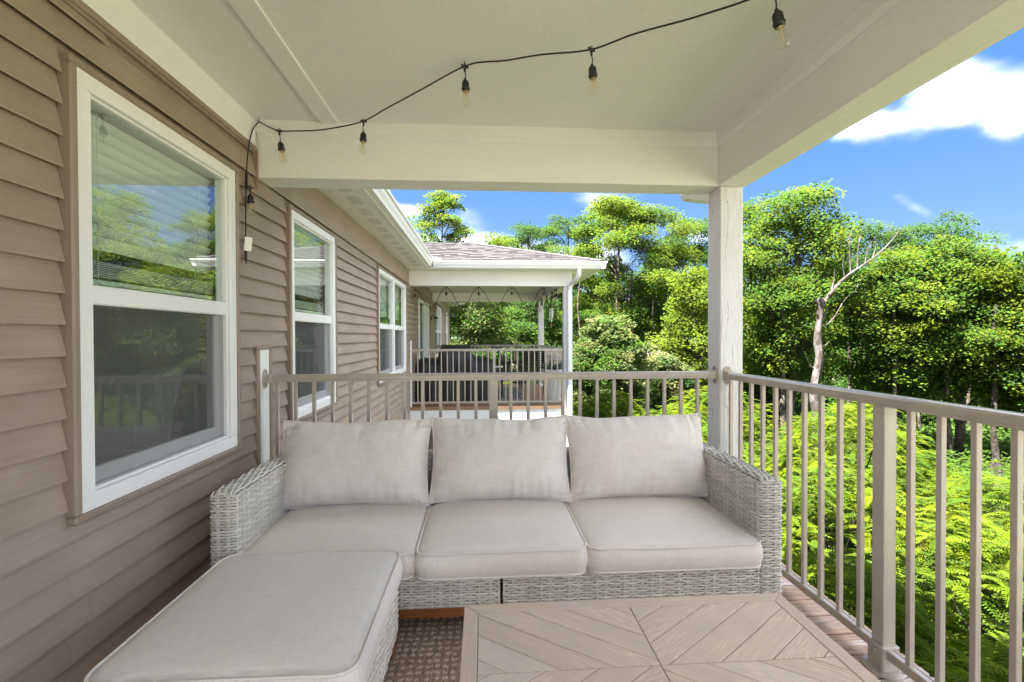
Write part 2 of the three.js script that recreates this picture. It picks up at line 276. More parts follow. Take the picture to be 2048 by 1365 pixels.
M.barkDark = mat({ color: rgb(0.20, 0.185, 0.165), map: rep(T.bark, 0.8, 1.6), bumpMap: rep(T.barkBump, 0.8, 1.6), bumpScale: 0.03, roughness: 0.95 });
M.deadWood = mat({ color: rgb(0.42, 0.45, 0.50), map: rep(T.bark, 1.4, 3.4), bumpMap: rep(T.barkBump, 1.2, 3.0), bumpScale: 0.03, roughness: 0.9 });
const leafMat = c => mat({ color: rgb(...c), roughness: 0.95, specularIntensity: 0.08, transmission: 0.62, thickness: 0, side: THREE.DoubleSide });
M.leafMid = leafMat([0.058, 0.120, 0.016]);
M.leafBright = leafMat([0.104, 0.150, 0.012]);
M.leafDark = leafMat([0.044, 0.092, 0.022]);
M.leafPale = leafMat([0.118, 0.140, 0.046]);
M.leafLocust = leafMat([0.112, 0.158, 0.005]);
M.leafLocust2 = leafMat([0.066, 0.120, 0.008]);
M.ground = mat({ map: rep(T.paleGround, 7, 7), color: rgb(0.90, 0.93, 0.84), roughness: 1 });  // mostly unseen ground, paled to bounce sunlight up into the porch
M.coverBlack = mat({ color: rgb(0.020, 0.021, 0.024), roughness: 0.42, bumpMap: rep(T.fine, 0.5, 0.5), bumpScale: 0.004 });
M.blackMetal = mat({ color: rgb(0.018, 0.018, 0.02), roughness: 0.4 });
M.door = mat({ color: rgb(0.80, 0.82, 0.82), roughness: 0.4 });
M.doorDark = mat({ color: rgb(0.05, 0.06, 0.055), roughness: 0.25 });
M.planter = mat({ color: rgb(0.74, 0.73, 0.70), map: rep(T.mottle, 0.5, 0.5), roughness: 0.6 });
M.flecked = mat({ map: rep(T.fleck, 0.7, 0.7), color: rgb(0.7, 0.7, 0.72), roughness: 0.95 });
// ---------------------------------------------------------------- ground
const groundY = (x, z) => {
  const out = smooth(1.2, 9, x), far = smooth(-14, -30, z), rise = smooth(-26, -60, z) * 2.2;
  return -2.7 - 0.9 * out - 0.7 * far + rise + 0.25 * (fbm3(x * 0.2 + 50, 0, z * 0.2 + 50, 3) - 0.5);
};
{
  const g = new THREE.PlaneGeometry(1, 1, 120, 120); g.rotateX(-Math.PI / 2);
  const p = g.attributes.position, uv = g.attributes.uv;
  for (let i = 0; i < p.count; i++) {
    const s = v => Math.sign(v) * (Math.abs(v) * 60 + Math.pow(Math.abs(v) * 2, 4) * 240);
    const x = s(p.getX(i)), z = s(p.getZ(i)) - 10; p.setXYZ(i, x, groundY(x, z), z); uv.setXY(i, x, z);
  }
  g.computeVertexNormals(); structure('ground', g, M.ground);
}

// ---------------------------------------------------------------- the house: clapboard wall, windows, eave, roof
const house = thing('house', 'long taupe clapboard house with white windows along the left side', 'house');
const WX = -1.34;                                   // the face of the clapboards
const openings = [                                  // [z near, z far, y low, y high] at the outer edge of the brown trim
  [-1.545, -2.56, 0.685, 2.205], [-3.20, -4.20, 0.685, 2.205], [-5.83, -7.93, 0.675, 2.195], [-9.53, -11.25, -0.4, 2.10], [-12.7, -14.5, 0.685, 2.2], [-16.1, -17.0, 0.685, 2.2],
];
const block = [-2.765, -2.961, -0.5, 1.245];
{
  const rr = rng(11), Y0 = -0.362;
  for (let k = 0; k < 29; k++) {
    const y0 = Y0 + 0.1 * k, y1 = y0 + 0.1;
    let runs = [[1.4, -18.2]];
    for (const [a, b, lo, hi] of [...openings, block]) {
      if (y1 <= lo + 0.056 || y0 >= hi - 0.056) continue;
      runs = runs.flatMap(([p, q]) => { const out = []; if (p > a) out.push([p, Math.max(a, q)]); if (q < b) out.push([Math.min(b, p), q]); return (p <= b || q >= a) ? [[p, q]] : out; });
    }
    for (let [p, q] of runs) {
      if (p - q < 0.02) continue;
      const cuts = [p]; let c = p; while (c - q > 3.9) { c -= 2.6 + rr() * 1.2; if (c - q > 0.3) cuts.push(c); } cuts.push(q);
      for (let i = 0; i + 1 < cuts.length; i++) {
        let a = cuts[i], b = cuts[i + 1];
        let top = y1; if ((a + b) / 2 > -2.79 && top > 2.386) top = 2.386; if ((a + b) / 2 <= -2.79 && top > 2.265) top = 2.265;
        if (top - y0 < 0.02) continue;
        if (a > -2.79 && b < -2.79) b = Math.max(b, -2.79 - 8);
        const e = (i % 2) * 0.0018, t = (rr() - 0.5) * 0.0012;
        part(house, 'siding_plank', sweep([[WX + 0.009 + e + t, y0 - 0.003], [WX + 0.009 + e + t, y0 + 0.005], [WX - 0.0155 + e + t, top + 0.014], [WX - 0.0162, top + 0.014], [WX - 0.0162, y0 + 0.020], [WX + 0.004 + e, y0 + 0.003]], 'z', a + (i ? 0.012 : 0), b), M.siding);
      }
    }
  }
  // wall behind the clapboards, with the window holes left open
  const core = [], zs = [1.4, ...openings.flatMap(o => [o[0] - 0.045, o[1] + 0.045]), -18.2];
  for (let i = 0; i + 1 < zs.length; i++) {
    const o = openings[(i - 1) / 2];
    if (i % 2 === 0) core.push(cbox(-1.50, WX - 0.0165, -3.2, 2.62, zs[i + 1], zs[i], 0)); else { core.push(cbox(-1.50, WX - 0.0165, -3.2, o[2] + 0.045, zs[i + 1], zs[i], 0)); core.push(cbox(-1.50, WX - 0.0165, o[3] - 0.045, 2.62, zs[i + 1], zs[i], 0)); }
  }
  part(house, 'wall', join(core), M.sidingTrim);
  // the rooms: floor, ceiling, back wall, cross walls
  part(house, 'room_floor', cbox(-6.2, -1.5, -0.25, 0.02, -18.2, 1.4, 0), M.roomFloor);
  part(house, 'room_ceiling', cbox(-6.2, -1.5, 2.45, 2.6, -18.2, 1.4, 0), M.room);
  part(house, 'room_wall', cbox(-6.35, -6.2, -3.2, 2.6, -18.2, 1.4, 0), M.room);
  for (const z of [1.33, -3.0, -5.2, -8.6, -12.0, -18.13]) part(house, 'room_wall', cbox(-6.2, -1.5, 0.02, 2.45, z - 0.06, z + 0.06, 0), M.room);
  // trim over the porch wall: brown channel, then the white frieze board
  part(house, 'top_channel', sweep([[WX - 0.015, 2.376], [WX + 0.004, 2.376], [WX + 0.006, 2.386], [WX + 0.014, 2.388], [WX + 0.016, 2.412], [WX - 0.015, 2.412]], 'z', 1.4, -2.783), M.sidingTrim);
  part(house, 'frieze_board', cbox(WX - 0.015, WX + 0.012, 2.4135, 2.5698, -2.777, 1.4, 0.0015, 'z'), M.whiteBoard);
  part(house, 'beam_channel', cbox(WX - 0.014, WX + 0.018, 2.17, 2.405, -2.797, -2.784, 0.003, 'y'), M.sidingTrim);
  // smooth brown band under the open eave, its upper edge not quite true
  for (const [a, b] of [[-2.99, -8.34], [-12.5, -18.2]]) {
    const n = 26, P = [], I = [], U = [];
    for (let i = 0; i <= n; i++) { const z = lerp(a, b, i / n), wv = 0.012 * Math.sin(z * 1.9) + 0.008 * Math.sin(z * 4.1 + 1); for (const [x, y] of [[WX - 0.004, 2.258], [WX - 0.002 + wv * 0.5, 2.36], [WX + 0.004 + wv, 2.47], [WX + 0.010 + wv, 2.507]]) { P.push(x, y, z); U.push(z, y); } }
    for (let i = 0; i < n; i++) for (let j = 0; j < 3; j++) { const q = i * 4 + j; I.push(q, q + 1, q + 5, q, q + 5, q + 4); }
    const g = new THREE.BufferGeometry(); g.setAttribute('position', new THREE.Float32BufferAttribute(P, 3)); g.setAttribute('uv', new THREE.Float32BufferAttribute(U, 2)); g.setIndex(I); g.computeVertexNormals();
    part(house, 'frieze_band', g, M.siding);
    part(house, 'soffit', cbox(-1.36, -0.985, 2.508, 2.522, b, a, 0.001, 'z'), M.whiteMetal);
    part(house, 'fascia', cbox(-0.985, -0.962, 2.498, 2.63, b, a, 0.002, 'z'), M.whiteMetal);
    const vents = Math.floor((a - b) / 0.37);
    for (let i = 0; i < vents; i++) { const z = a - 0.30 - i * 0.37; part(house, 'soffit_vent', cbox(-1.19, -1.07, 2.5055, 2.5085, z - 0.24, z, 0.0008, 'z'), M.vent); }
  }
  const gut = [[-0.962, 2.625], [-0.962, 2.505], [-0.905, 2.505], [-0.893, 2.535], [-0.873, 2.565], [-0.868, 2.60], [-0.850, 2.605], [-0.850, 2.632], [-0.858, 2.632], [-0.862, 2.615], [-0.872, 2.612], [-0.955, 2.512]];
  part(house, 'gutter', sweep(gut, 'z', -2.99, -8.06), M.whiteMetal);
  part(house, 'gutter', sweep(gut, 'z', -12.85, -18.4), M.whiteMetal);
  part(house, 'roof', sweep([[-0.87, 2.64], [-6.6, 5.0], [-12.3, 2.64], [-12.3, 2.52], [-6.6, 4.88], [-0.87, 2.52 + 0.105]], 'z', 1.9, -18.6), mat({ color: rgb(0.16, 0.14, 0.15), roughness: 0.95 }));
  // the block that carries the railing, framed in brown channel
  part(house, 'mounting_block', cbox(WX - 0.015, WX + 0.012, -0.4, 1.218, -2.921, -2.803, 0.003, 'y'), M.whiteBoard);
  for (const [a, b] of [[-2.765, -2.8015], [-2.9225, -2.957]]) part(house, 'block_trim', cbox(WX - 0.015, WX + 0.016, -0.4, 1.2185, b, a, 0.004, 'y'), M.sidingTrim);
  part(house, 'block_trim', cbox(WX - 0.015, WX + 0.017, 1.2195, 1.246, -2.957, -2.765, 0.004, 'z'), M.sidingTrim);
}
const shades = [];
function makeWindow(zN, zF, y0, y1, mull) {
  // zN, zF, y0, y1: outer edge of the white frame
  const ring = (a, b, c, d, w, x0, x1, ch) => [cbox(x0, x1, c, c + w, b, a, ch, 'z'), cbox(x0, x1, d - w, d, b, a, ch, 'z'), cbox(x0, x1, c + w, d - w, a - w, a, ch, 'y'), cbox(x0, x1, c + w, d - w, b, b + w, ch, 'y')];
  const w = part(house, 'window', join(ring(zN, zF, y0, y1, 0.058, -1.372, -1.316, 0.004)), M.vinyl);
  for (const g of ring(zN + 0.028, zF - 0.028, y0 - 0.026, y1 + 0.024, 0.0275, -1.357, -1.308, 0.006)) part(w, 'trim', g, M.sidingTrim);
  part(w, 'liner', join(ring(zN - 0.0585, zF + 0.0585, y0 + 0.0585, y1 - 0.0585, 0.012, -1.386, -1.331, 0.002)), M.vinyl);
  const mid = y0 + (y1 - y0) * 0.497, bays = mull ? [[zN - 0.07, (zN + zF) / 2 + 0.04], [(zN + zF) / 2 - 0.04, zF + 0.07]] : [[zN - 0.07, zF + 0.07]];
  if (mull) part(w, 'mullion', cbox(-1.372, -1.318, y0 + 0.059, y1 - 0.059, (zN + zF) / 2 - 0.04, (zN + zF) / 2 + 0.04, 0.004, 'y'), M.vinyl);
  for (const [a, b] of bays) {
    part(w, 'meeting_rail', cbox(-1.376, -1.330, mid - 0.034, mid + 0.034, b, a, 0.005, 'z'), M.vinyl);
    part(w, 'pane', new THREE.PlaneGeometry(a - b, y1 - mid - 0.10).rotateY(Math.PI / 2).translate(-1.352, (y1 - 0.07 + mid + 0.03) / 2, (a + b) / 2), M.pane);
    part(w, 'pane', new THREE.PlaneGeometry(a - b - 0.06, mid - y0 - 0.14).rotateY(Math.PI / 2).translate(-1.379, (y0 + 0.11 + mid - 0.03) / 2, (a + b) / 2), M.pane);
    part(w, 'sash', join([cbox(-1.388, -1.368, y0 + 0.071, y0 + 0.125, b, a, 0.003, 'z'), cbox(-1.388, -1.368, y0 + 0.126, mid - 0.035, a - 0.036, a, 0.003, 'y'), cbox(-1.388, -1.368, y0 + 0.126, mid - 0.035, b, b + 0.036, 0.003, 'y')]), M.vinyl);
    part(w, 'insect_screen', new THREE.PlaneGeometry(a - b, mid - y0 - 0.10).rotateY(Math.PI / 2).translate(-1.349, (y0 + 0.071 + mid - 0.034) / 2, (a + b) / 2), M.screen);
  }
  return w;
}
openings.filter((o, i) => i !== 3).forEach(([a, b, lo, hi], i) => makeWindow(a - 0.03, b + 0.03, lo + 0.027, hi - 0.025, i === 2 || i === 3));
// roller-slat blinds hanging inside the upper sashes
function blind(zN, zF, yTop, yEnd, label) {
  const t = thing('window_blind', label, 'blind', 'slatted blinds behind the windows');
  part(t, 'head_rail', cbox(-1.45, -1.405, yTop - 0.035, yTop, zF, zN, 0.003, 'z'), M.blind);
  const slat = new THREE.BufferGeometry(), tilt = 1.02, s = Math.sin(tilt), c = Math.cos(tilt), L = zN - zF, pr = [];
  for (let i = 0; i <= 4; i++) { const q = (i / 4 - 0.5) * 0.05, bow = 0.003 * (1 - (2 * i / 4 - 1) ** 2); pr.push([q * c + bow * s, q * s - bow * c]); }
  const prof = [...pr, ...pr.slice().reverse().map(([a, b]) => [a - 0.0022 * s, b + 0.0022 * c])];
  const g = sweep(prof, 'z', zF, zN), n = Math.floor((yTop - 0.05 - yEnd) / 0.044);
  for (let i = 0; i < n; i++) { const m = part(t, 'slat', g, M.blind); m.position.set(-1.428, yTop - 0.065 - i * 0.044, 0); }
  const gs = cbox(-1.452, -1.404, 0, 0.0028, zF, zN, 0.001, 'z');
  for (let i = 0; i < 9; i++) { const m = part(t, 'slat', gs, M.blind); m.position.y = yEnd - 0.03 - i * 0.0065; }
  part(t, 'bottom_rail', cbox(-1.455, -1.401, yEnd - 0.112, yEnd - 0.094, zF, zN, 0.003, 'z'), M.blind);
  for (const k of [0.16, 0.84]) part(t, 'lift_cord', tube([[-1.40, yTop - 0.03, lerp(zN, zF, k)], [-1.401, yEnd - 0.1, lerp(zN, zF, k)]], 0.0012, 4, 4), M.blind);
}
blind(-1.62, -2.48, 2.15, 1.60, 'white slatted blind inside the nearest, largest window');
blind(-3.27, -4.13, 2.15, 1.60, 'white slatted blind inside the single window beyond the railing');
blind(-5.95, -6.82, 2.14, 1.52, 'white slatted blind inside the nearer half of the double window');
blind(-6.93, -7.80, 2.14, 1.52, 'white slatted blind inside the farther half of the double window');
// the bed seen through the near window
{
  const t = thing('bed', 'bed with pale blue cover seen dimly through the nearest window', 'bed', null, [-2.42, 0.02, -1.95]);
  part(t, 'base', cbox(-0.85, 0.85, 0.05, 0.34, -0.9, 0.95, 0.01), M.roomFloor);
  part(t, 'mattress', cbox(-0.84, 0.84, 0.34, 0.60, -0.88, 0.93, 0.05), mat({ color: rgb(0.55, 0.57, 0.58), roughness: 0.9 }));
  const cov = new THREE.PlaneGeometry(1.84, 1.35, 30, 24).rotateX(-Math.PI / 2), p = cov.attributes.position;
  for (let i = 0; i < p.count; i++) { const x = p.getX(i), z = p.getZ(i); p.setY(i, 0.63 + 0.05 * fbm3(x * 3, 0, z * 3, 3, 4) - 0.35 * smooth(0.80, 0.92, Math.abs(x))); }
  cov.translate(0, 0, 0.28); cov.computeVertexNormals(); part(t, 'cover', cov, mat({ color: rgb(0.55, 0.68, 0.76), roughness: 0.9, side: THREE.DoubleSide }));
  part(t, 'headboard', cbox(-0.9, 0.9, 0.3, 1.02, -0.98, -0.92, 0.02), mat({ color: rgb(0.42, 0.40, 0.38), roughness: 0.9 }));
  const white = mat({ color: rgb(0.86, 0.87, 0.88), roughness: 0.9 }), dark = mat({ color: rgb(0.16, 0.15, 0.15), roughness: 0.9 });
  pillow(t, 'pillow', 0.36, 0.64, -0.66, 0.66, 0.50, 0.20, 0.42, 6.2, 0.05, white); pillow(t, 'pillow', -0.40, 0.64, -0.68, 0.68, 0.50, 0.20, 0.42, 7.7, -0.04, white); pillow(t, 'pillow', 0.05, 0.65, -0.48, 0.46, 0.42, 0.16, 0.46, 8.8, 0.12, dark);
}
// the neighbour's door and wall lamp belong to the same wall
{
  const d = part(house, 'door', join([cbox(-1.37, -1.315, -0.02, 2.085, -9.62, -9.545, 0.004, 'y'), cbox(-1.37, -1.315, -0.02, 2.085, -11.235, -11.16, 0.004, 'y'), cbox(-1.37, -1.315, 2.01, 2.085, -11.16, -9.62, 0.004, 'z'), cbox(-1.42, -1.30, -0.06, -0.0205, -11.235, -9.545, 0.004, 'z')]), M.vinyl);
  part(d, 'pane', new THREE.PlaneGeometry(0.66, 1.9).rotateY(Math.PI / 2).translate(-1.36, 1.02, -10.02), M.doorDark);
  part(d, 'panel', cbox(-1.365, -1.33, 0.0, 2.009, -11.155, -10.42, 0.004, 'y'), M.door);
  part(d, 'stile', cbox(-1.362, -1.325, 0.0, 2.009, -10.415, -10.35, 0.004, 'y'), M.door);
  part(d, 'handle', join([tube([[-1.33, 0.92, -10.52], [-1.29, 0.93, -10.52], [-1.285, 1.02, -10.52], [-1.285, 1.12, -10.52], [-1.29, 1.19, -10.52], [-1.33, 1.2, -10.52]], 0.009, 16, 6), cbox(-1.331, -1.322, 0.88, 1.24, -10.55, -10.49, 0.003)]), M.whiteMetal);
}
// ---------------------------------------------------------------- our porch: ceiling, beams, post, roof
const porch = thing('porch_roof', 'white porch ceiling with boxed beams and corner post overhead', 'porch roof');
{
  // ceiling sheets and the flat battens over their joints
  const xs = [WX - 0.012, -0.90, 1.483];
  for (let i = 0; i < 2; i++) part(porch, 'ceiling_panel', cbox(xs[i] + 0.001, xs[i + 1] - 0.001, 2.570, 2.582, -2.80, 1.2, 0.001, 'z'), M.ceiling);
  part(porch, 'batten', cbox(-0.955, -0.850, 2.556, 2.5695, -2.784, 1.2, 0.003, 'z'), M.ceiling);
  // front beam: plain box with a prouder head board
  part(porch, 'beam', cbox(WX - 0.01, 1.4835, 2.24, 2.60, -2.985, -2.80, 0.004, 'x'), M.whiteBoard);
  part(porch, 'beam_head_board', sweep([[-2.799, 2.478], [-2.799, 2.5695], [-2.776, 2.5695], [-2.776, 2.500], [-2.796, 2.478]], 'x', WX + 0.0125, 1.4835 - 0.002), M.whiteBoard);
  part(porch, 'beam', cbox(1.484, 1.668, 2.24, 2.60, -2.985, 1.2, 0.004, 'z'), M.whiteBoard);
  part(porch, 'beam_head_board', sweep([[1.4835, 2.478], [1.4835, 2.5695], [1.460, 2.5695], [1.460, 2.500], [1.480, 2.478]], 'z', -2.775, 1.2), M.whiteBoard);
  part(porch, 'beam', cbox(WX - 0.01, 1.4835, 2.24, 2.60, 1.0, 1.2, 0.004, 'x'), M.whiteBoard);
  part(porch, 'post', cbox(1.497, 1.648, -3.2, 2.239, -2.952, -2.802, 0.006, 'y'), M.post);
  part(porch, 'post', cbox(1.497, 1.648, -3.2, 2.239, 1.02, 1.17, 0.006, 'y'), M.post);
  // soffit, fascia, gutter and hipped roof above, out of the lens but shading the deck
  part(porch, 'soffit', cbox(1.669, 2.04, 2.50, 2.515, -3.30, 1.45, 0.001), M.whiteMetal);
  part(porch, 'soffit', cbox(WX, 2.04, 2.502, 2.517, -3.30, -2.99, 0.001), M.whiteMetal);
  part(porch, 'fascia', cbox(2.04, 2.10, 2.49, 2.63, -3.36, 1.5, 0.002), M.whiteMetal);
  part(porch, 'fascia', cbox(WX, 2.039, 2.49, 2.63, -3.36, -3.30, 0.002), M.whiteMetal);
  const hip = (x0, x1, z0, z1, yb, rise) => { const h = (z1 - z0) / 2, zc = (z0 + z1) / 2, A = [x0 - 1.4, yb, z0], B = [x1, yb, z0], C = [x1, yb, z1], D = [x0 - 1.4, yb, z1], E = [x0 - 1.4, yb + rise, zc], F = [x1 - h, yb + rise, zc]; const P = [A, F, E, A, B, F, B, C, F, C, D, F, D, E, F, A, C, B, A, D, C]; const g = new THREE.BufferGeometry(); g.setAttribute('position', new THREE.Float32BufferAttribute(P.flat(), 3)); g.setAttribute('uv', new THREE.Float32BufferAttribute(P.flatMap(q => [q[0], q[2]]), 2)); g.computeVertexNormals(); return g; };
  part(porch, 'roof', hip(WX, 2.1, -3.36, 1.5, 2.635, 0.8), mat({ color: rgb(0.16, 0.14, 0.15), roughness: 0.95 }));
  // the elbow of the downspout peeping out behind the post
  part(porch, 'downspout', join([sweep([[1.375, 2.262], [1.385, 2.236], [1.44, 2.224], [1.60, 2.212], [1.60, 2.29], [1.375, 2.29]], 'z', -3.11, -3.04), bar(1.575, 0.4, -3.02, 0.075, 3.6, 0.055, 0.01, 'y')]), M.whiteMetal);
}
// ---------------------------------------------------------------- deck
const deck = thing('deck', 'worn brown timber deck floor under the furniture', 'deck');
{
  const rr = rng(21), pitch = 0.1285; let k = 0;
  for (let z = -2.9; z < 1.15; z += pitch, k++) {
    const g = cbox(WX - 0.01, 1.70 + (rr() - 0.5) * 0.004, -0.032, (rr() - 0.5) * 0.002, z, z + pitch - 0.009, 0.006, 'x', false), uv = g.attributes.uv, pos = g.attributes.position, off = rr() * 9, row = Math.floor(rr() * 8);
    for (let i = 0; i < uv.count; i++) uv.setXY(i, pos.getX(i) + off, (row + 0.04 + 0.92 * clamp((pos.getZ(i) - z) / pitch)) / 8 * 1.03);
    part(deck, 'deck_board', g, M.deck);
  }
  const heads = [], hd = new THREE.CylinderGeometry(0.0042, 0.0042, 0.003, 8);
  for (let i = 0; i < k; i++) for (const x of [1.44, 1.62, 0.9, 0.3, -0.4, -1.1]) for (const f of [0.25, 0.78]) heads.push(hd.clone().translate(x + (rr() - 0.5) * 0.03, 0.0008, -2.9 + pitch * (i + f + (rr() - 0.5) * 0.1)));
  part(deck, 'screws', join(heads), M.screwHead, 'stuff');
  part(deck, 'rim_joist', cbox(1.63, 1.68, -0.30, -0.034, -2.94, 1.15, 0.003, 'z'), M.deckEdge);
  part(deck, 'rim_joist', cbox(WX, 1.629, -0.30, -0.034, -2.93, -2.88, 0.003, 'x'), M.deckEdge);
}
// ---------------------------------------------------------------- railings
const railProfile = (a, y, s = 1) => [[a - 0.024 * s, y - 0.045], [a + 0.024 * s, y - 0.045], [a + 0.024 * s, y - 0.036], [a + 0.027 * s, y - 0.032], [a + 0.027 * s, y - 0.012], [a + 0.022 * s, y - 0.003], [a + 0.014 * s, y], [a - 0.014 * s, y], [a - 0.022 * s, y - 0.003], [a - 0.027 * s, y - 0.012], [a - 0.027 * s, y - 0.032], [a - 0.024 * s, y - 0.036]];
const footProfile = a => [[a - 0.019, 0.062], [a + 0.019, 0.062], [a + 0.019, 0.092], [a + 0.010, 0.094], [a + 0.009, 0.089], [a + 0.006, 0.089], [a + 0.005, 0.094], [a - 0.016, 0.095], [a - 0.019, 0.091]];
// a flange with rounded ends and a sleeve; faces along `dir` ('x' or 'z'), sg = which way the rail leaves it
function bracket(parent, x, y, z, dir, sg, m = M.railMetal) {
  const sh = new THREE.Shape(); sh.absellipse(0, 0, 0.030, 0.056, 0, Math.PI * 2);
  let g = new THREE.ExtrudeGeometry(sh, { depth: 0.006, bevelEnabled: true, bevelSize: 0.002, bevelThickness: 0.002, bevelSegments: 1, curveSegments: 14 });
  let s = cbox(-0.029, 0.029, -0.027, 0.026, 0.004, 0.052, 0.006);
  const screws = [-0.043, 0.043].map(q => new THREE.CylinderGeometry(0.005, 0.005, 0.004, 8).rotateX(Math.PI / 2).translate(0, q, 0.010));
  const turn = q => { if (sg < 0) q.rotateY(Math.PI); if (dir === 'x') q.rotateY(Math.PI / 2); return q.translate(x, y, z); };
  const b = part(parent, 'bracket', join([turn(g), turn(s)]), m); part(b, 'screw', join(screws.map(turn)), M.screwHead);
}
function railPost(parent, x, z, y1 = 1.022) {
  const p = part(parent, 'post', cbox(x - 0.0265, x + 0.0265, 0.004, y1, z - 0.0265, z + 0.0265, 0.003, 'y'), M.railMetal);
  part(p, 'post_sleeve', cbox(x - 0.036, x + 0.036, 0.008, 0.105, z - 0.036, z + 0.036, 0.004, 'y'), M.railMetal);
  const sh = new THREE.Shape(); sh.absellipse(0, 0, 0.066, 0.066, 0, Math.PI * 2);
  part(p, 'base_plate', new THREE.ExtrudeGeometry(sh, { depth: 0.007, bevelEnabled: true, bevelSize: 0.002, bevelThickness: 0.002, bevelSegments: 1, curveSegments: 16 }).rotateX(-Math.PI / 2).translate(x, 0.002, z), M.railMetal);
  const bolts = [[-0.038, 0], [0, 0.038]].map(([a, c]) => { const g = new THREE.SphereGeometry(0.0085, 10, 6); a ? g.scale(0.5, 1, 1) : g.scale(1, 1, 0.5); return g.translate(x + a, 0.075, z + c); });
  for (const [a, c] of [[-0.045, 0.045], [0.045, 0.045], [-0.045, -0.045], [0.045, -0.045]]) bolts.push(new THREE.CylinderGeometry(0.007, 0.008, 0.006, 8).translate(x + a * 0.95, 0.012, z + c * 0.95));
  part(p, 'bolt', join(bolts), M.railMetal);
}
const S = 0.1096;
{
  const r = thing('deck_railing', 'taupe metal railing across the end of the deck behind the sofa', 'railing', 'deck railings');
  const z = -2.8584, x0 = -1.2534;
  part(r, 'top_rail', sweep(railProfile(z, 1.067), 'x', WX + 0.05, 1.46), M.railMetal);
  part(r, 'bottom_rail', sweep(footProfile(z), 'x', WX + 0.02, 1.49), M.railMetal);
  const g = cbox(-0.0098, 0.0098, 0.09, 1.024, z - 0.0098, z + 0.0098, 0.0015, 'y');
  for (let i = 0; i < 25; i++) if (i !== 12) part(r, 'baluster', g, M.railMetal).position.x = x0 + i * S;
  railPost(r, x0 + 12 * S, z); bracket(r, WX + 0.0125, 1.043, z, 'x', 1); bracket(r, 1.4965, 1.043, z, 'x', -1);
}
{
  const r = thing('deck_railing', 'taupe metal railing running along the open right side of the deck', 'railing', 'deck railings');
  const x = 1.545, z0 = -2.5413;
  part(r, 'top_rail', sweep(railProfile(x, 1.067), 'z', -2.77, 0.95), M.railMetal);
  part(r, 'bottom_rail', sweep(footProfile(x), 'z', -2.80, 0.98), M.railMetal);
  const g = cbox(x - 0.0098, x + 0.0098, 0.09, 1.024, -0.0098, 0.0098, 0.0015, 'y');
  for (let i = -2; i < 32; i++) if (i !== 8 && i !== 24) part(r, 'baluster', g, M.railMetal).position.z = z0 + i * S;
  railPost(r, x, z0 + 8 * S); railPost(r, x, z0 + 24 * S); bracket(r, x, 1.043, -2.8015, 'z', 1);
}
// ---------------------------------------------------------------- woven rattan
// surf(u, v) -> [x, y, z, nx, ny, nz]; strands run along u, stakes along v, both in metres
function weave(surf, U, V, out, seed, pitch = 0.0122, step = 0.042) {
  const rr = rng(seed), rows = Math.max(1, Math.round(V / pitch)), dv = V / rows, n = Math.max(2, Math.round(U / step)), du = U / n, sub = 4;
  const strip = (pts, tone) => {                               // pts: centre, side vector, normal, half width
    const P = out[tone].P, Nn = out[tone].N, Uv = out[tone].U, prof = [[-1, -0.55], [-0.72, 0.35], [0, 0.8], [0.72, 0.35], [1, -0.55]], pn = [[-0.95, 0.3], [-0.65, 0.76], [0, 1], [0.65, 0.76], [0.95, 0.3]];
    for (let i = 0; i + 1 < pts.length; i++) for (let j = 0; j < 4; j++) for (const [a, b] of [[0, 0], [1, 1], [0, 1], [0, 0], [1, 0], [1, 1]]) {
      const q = pts[i + a], [s, h] = prof[j + b], [ns, nh] = pn[j + b];
      for (let k = 0; k < 3; k++) { P.push(q.c[k] + q.s[k] * s * q.w + q.n[k] * h * q.w * 0.62); Nn.push(q.s[k] * ns + q.n[k] * nh); }
      Uv.push(q.t, s * 0.01);
    }
  };
  const frame = (u, v, alongU, off, w) => {
    const a = surf(u, v), e = 0.002, b = alongU ? surf(Math.min(u + e, U), v) : surf(u, Math.min(v + e, V)), c = alongU ? surf(Math.max(u - e, 0), v) : surf(u, Math.max(v - e, 0));
    const n = [a[3], a[4], a[5]], t = [b[0] - c[0], b[1] - c[1], b[2] - c[2]], l = Math.hypot(...t) || 1; t[0] /= l; t[1] /= l; t[2] /= l;
    const s = [n[1] * t[2] - n[2] * t[1], n[2] * t[0] - n[0] * t[2], n[0] * t[1] - n[1] * t[0]];
    return { c: [a[0] + n[0] * off, a[1] + n[1] * off, a[2] + n[2] * off], s, n, w, t: alongU ? u : v };
  };
  for (let r = 0; r < rows; r++) {
    const v = (r + 0.5) * dv, ph = (r & 1) * Math.PI, pts = [], tone = Math.floor(rr() * 3), wob = rr() * 6;
    for (let i = 0; i <= n * sub; i++) { const u = Math.min(U, i * du / sub), w = dv * 0.405; pts.push(frame(u, clamp(v + 0.0006 * Math.sin(u * 40 + wob), 0, V), true, 0.0044 * Math.cos(u / du * Math.PI + ph) + 0.0008 * Math.sin(u * 23 + wob), w)); }
    strip(pts, tone);
  }
  for (let i = 0; i <= n; i++) for (const d of [-0.0042, 0.0042]) {
    const u = clamp(i * du + d, 0.002, U - 0.002), pts = [], m = Math.max(2, Math.round(V / 0.03)); for (let j = 0; j <= m; j++) pts.push(frame(u, V * j / m, false, 0.0006, 0.0038)); strip(pts, (i + (d > 0 ? 1 : 0)) % 3);
  }
}
const newOut = () => [0, 1, 2].map(() => ({ P: [], N: [], U: [] }));
function weaveParts(parent, out) {
  out.forEach((o, i) => { if (!o.P.length) return; const g = new THREE.BufferGeometry(); g.setAttribute('position', new THREE.Float32BufferAttribute(o.P, 3)); g.setAttribute('normal', new THREE.Float32BufferAttribute(o.N, 3)); g.setAttribute('uv', new THREE.Float32BufferAttribute(o.U, 2)); part(parent, 'wicker_weave', g, M.rattan[i], 'stuff'); });
}
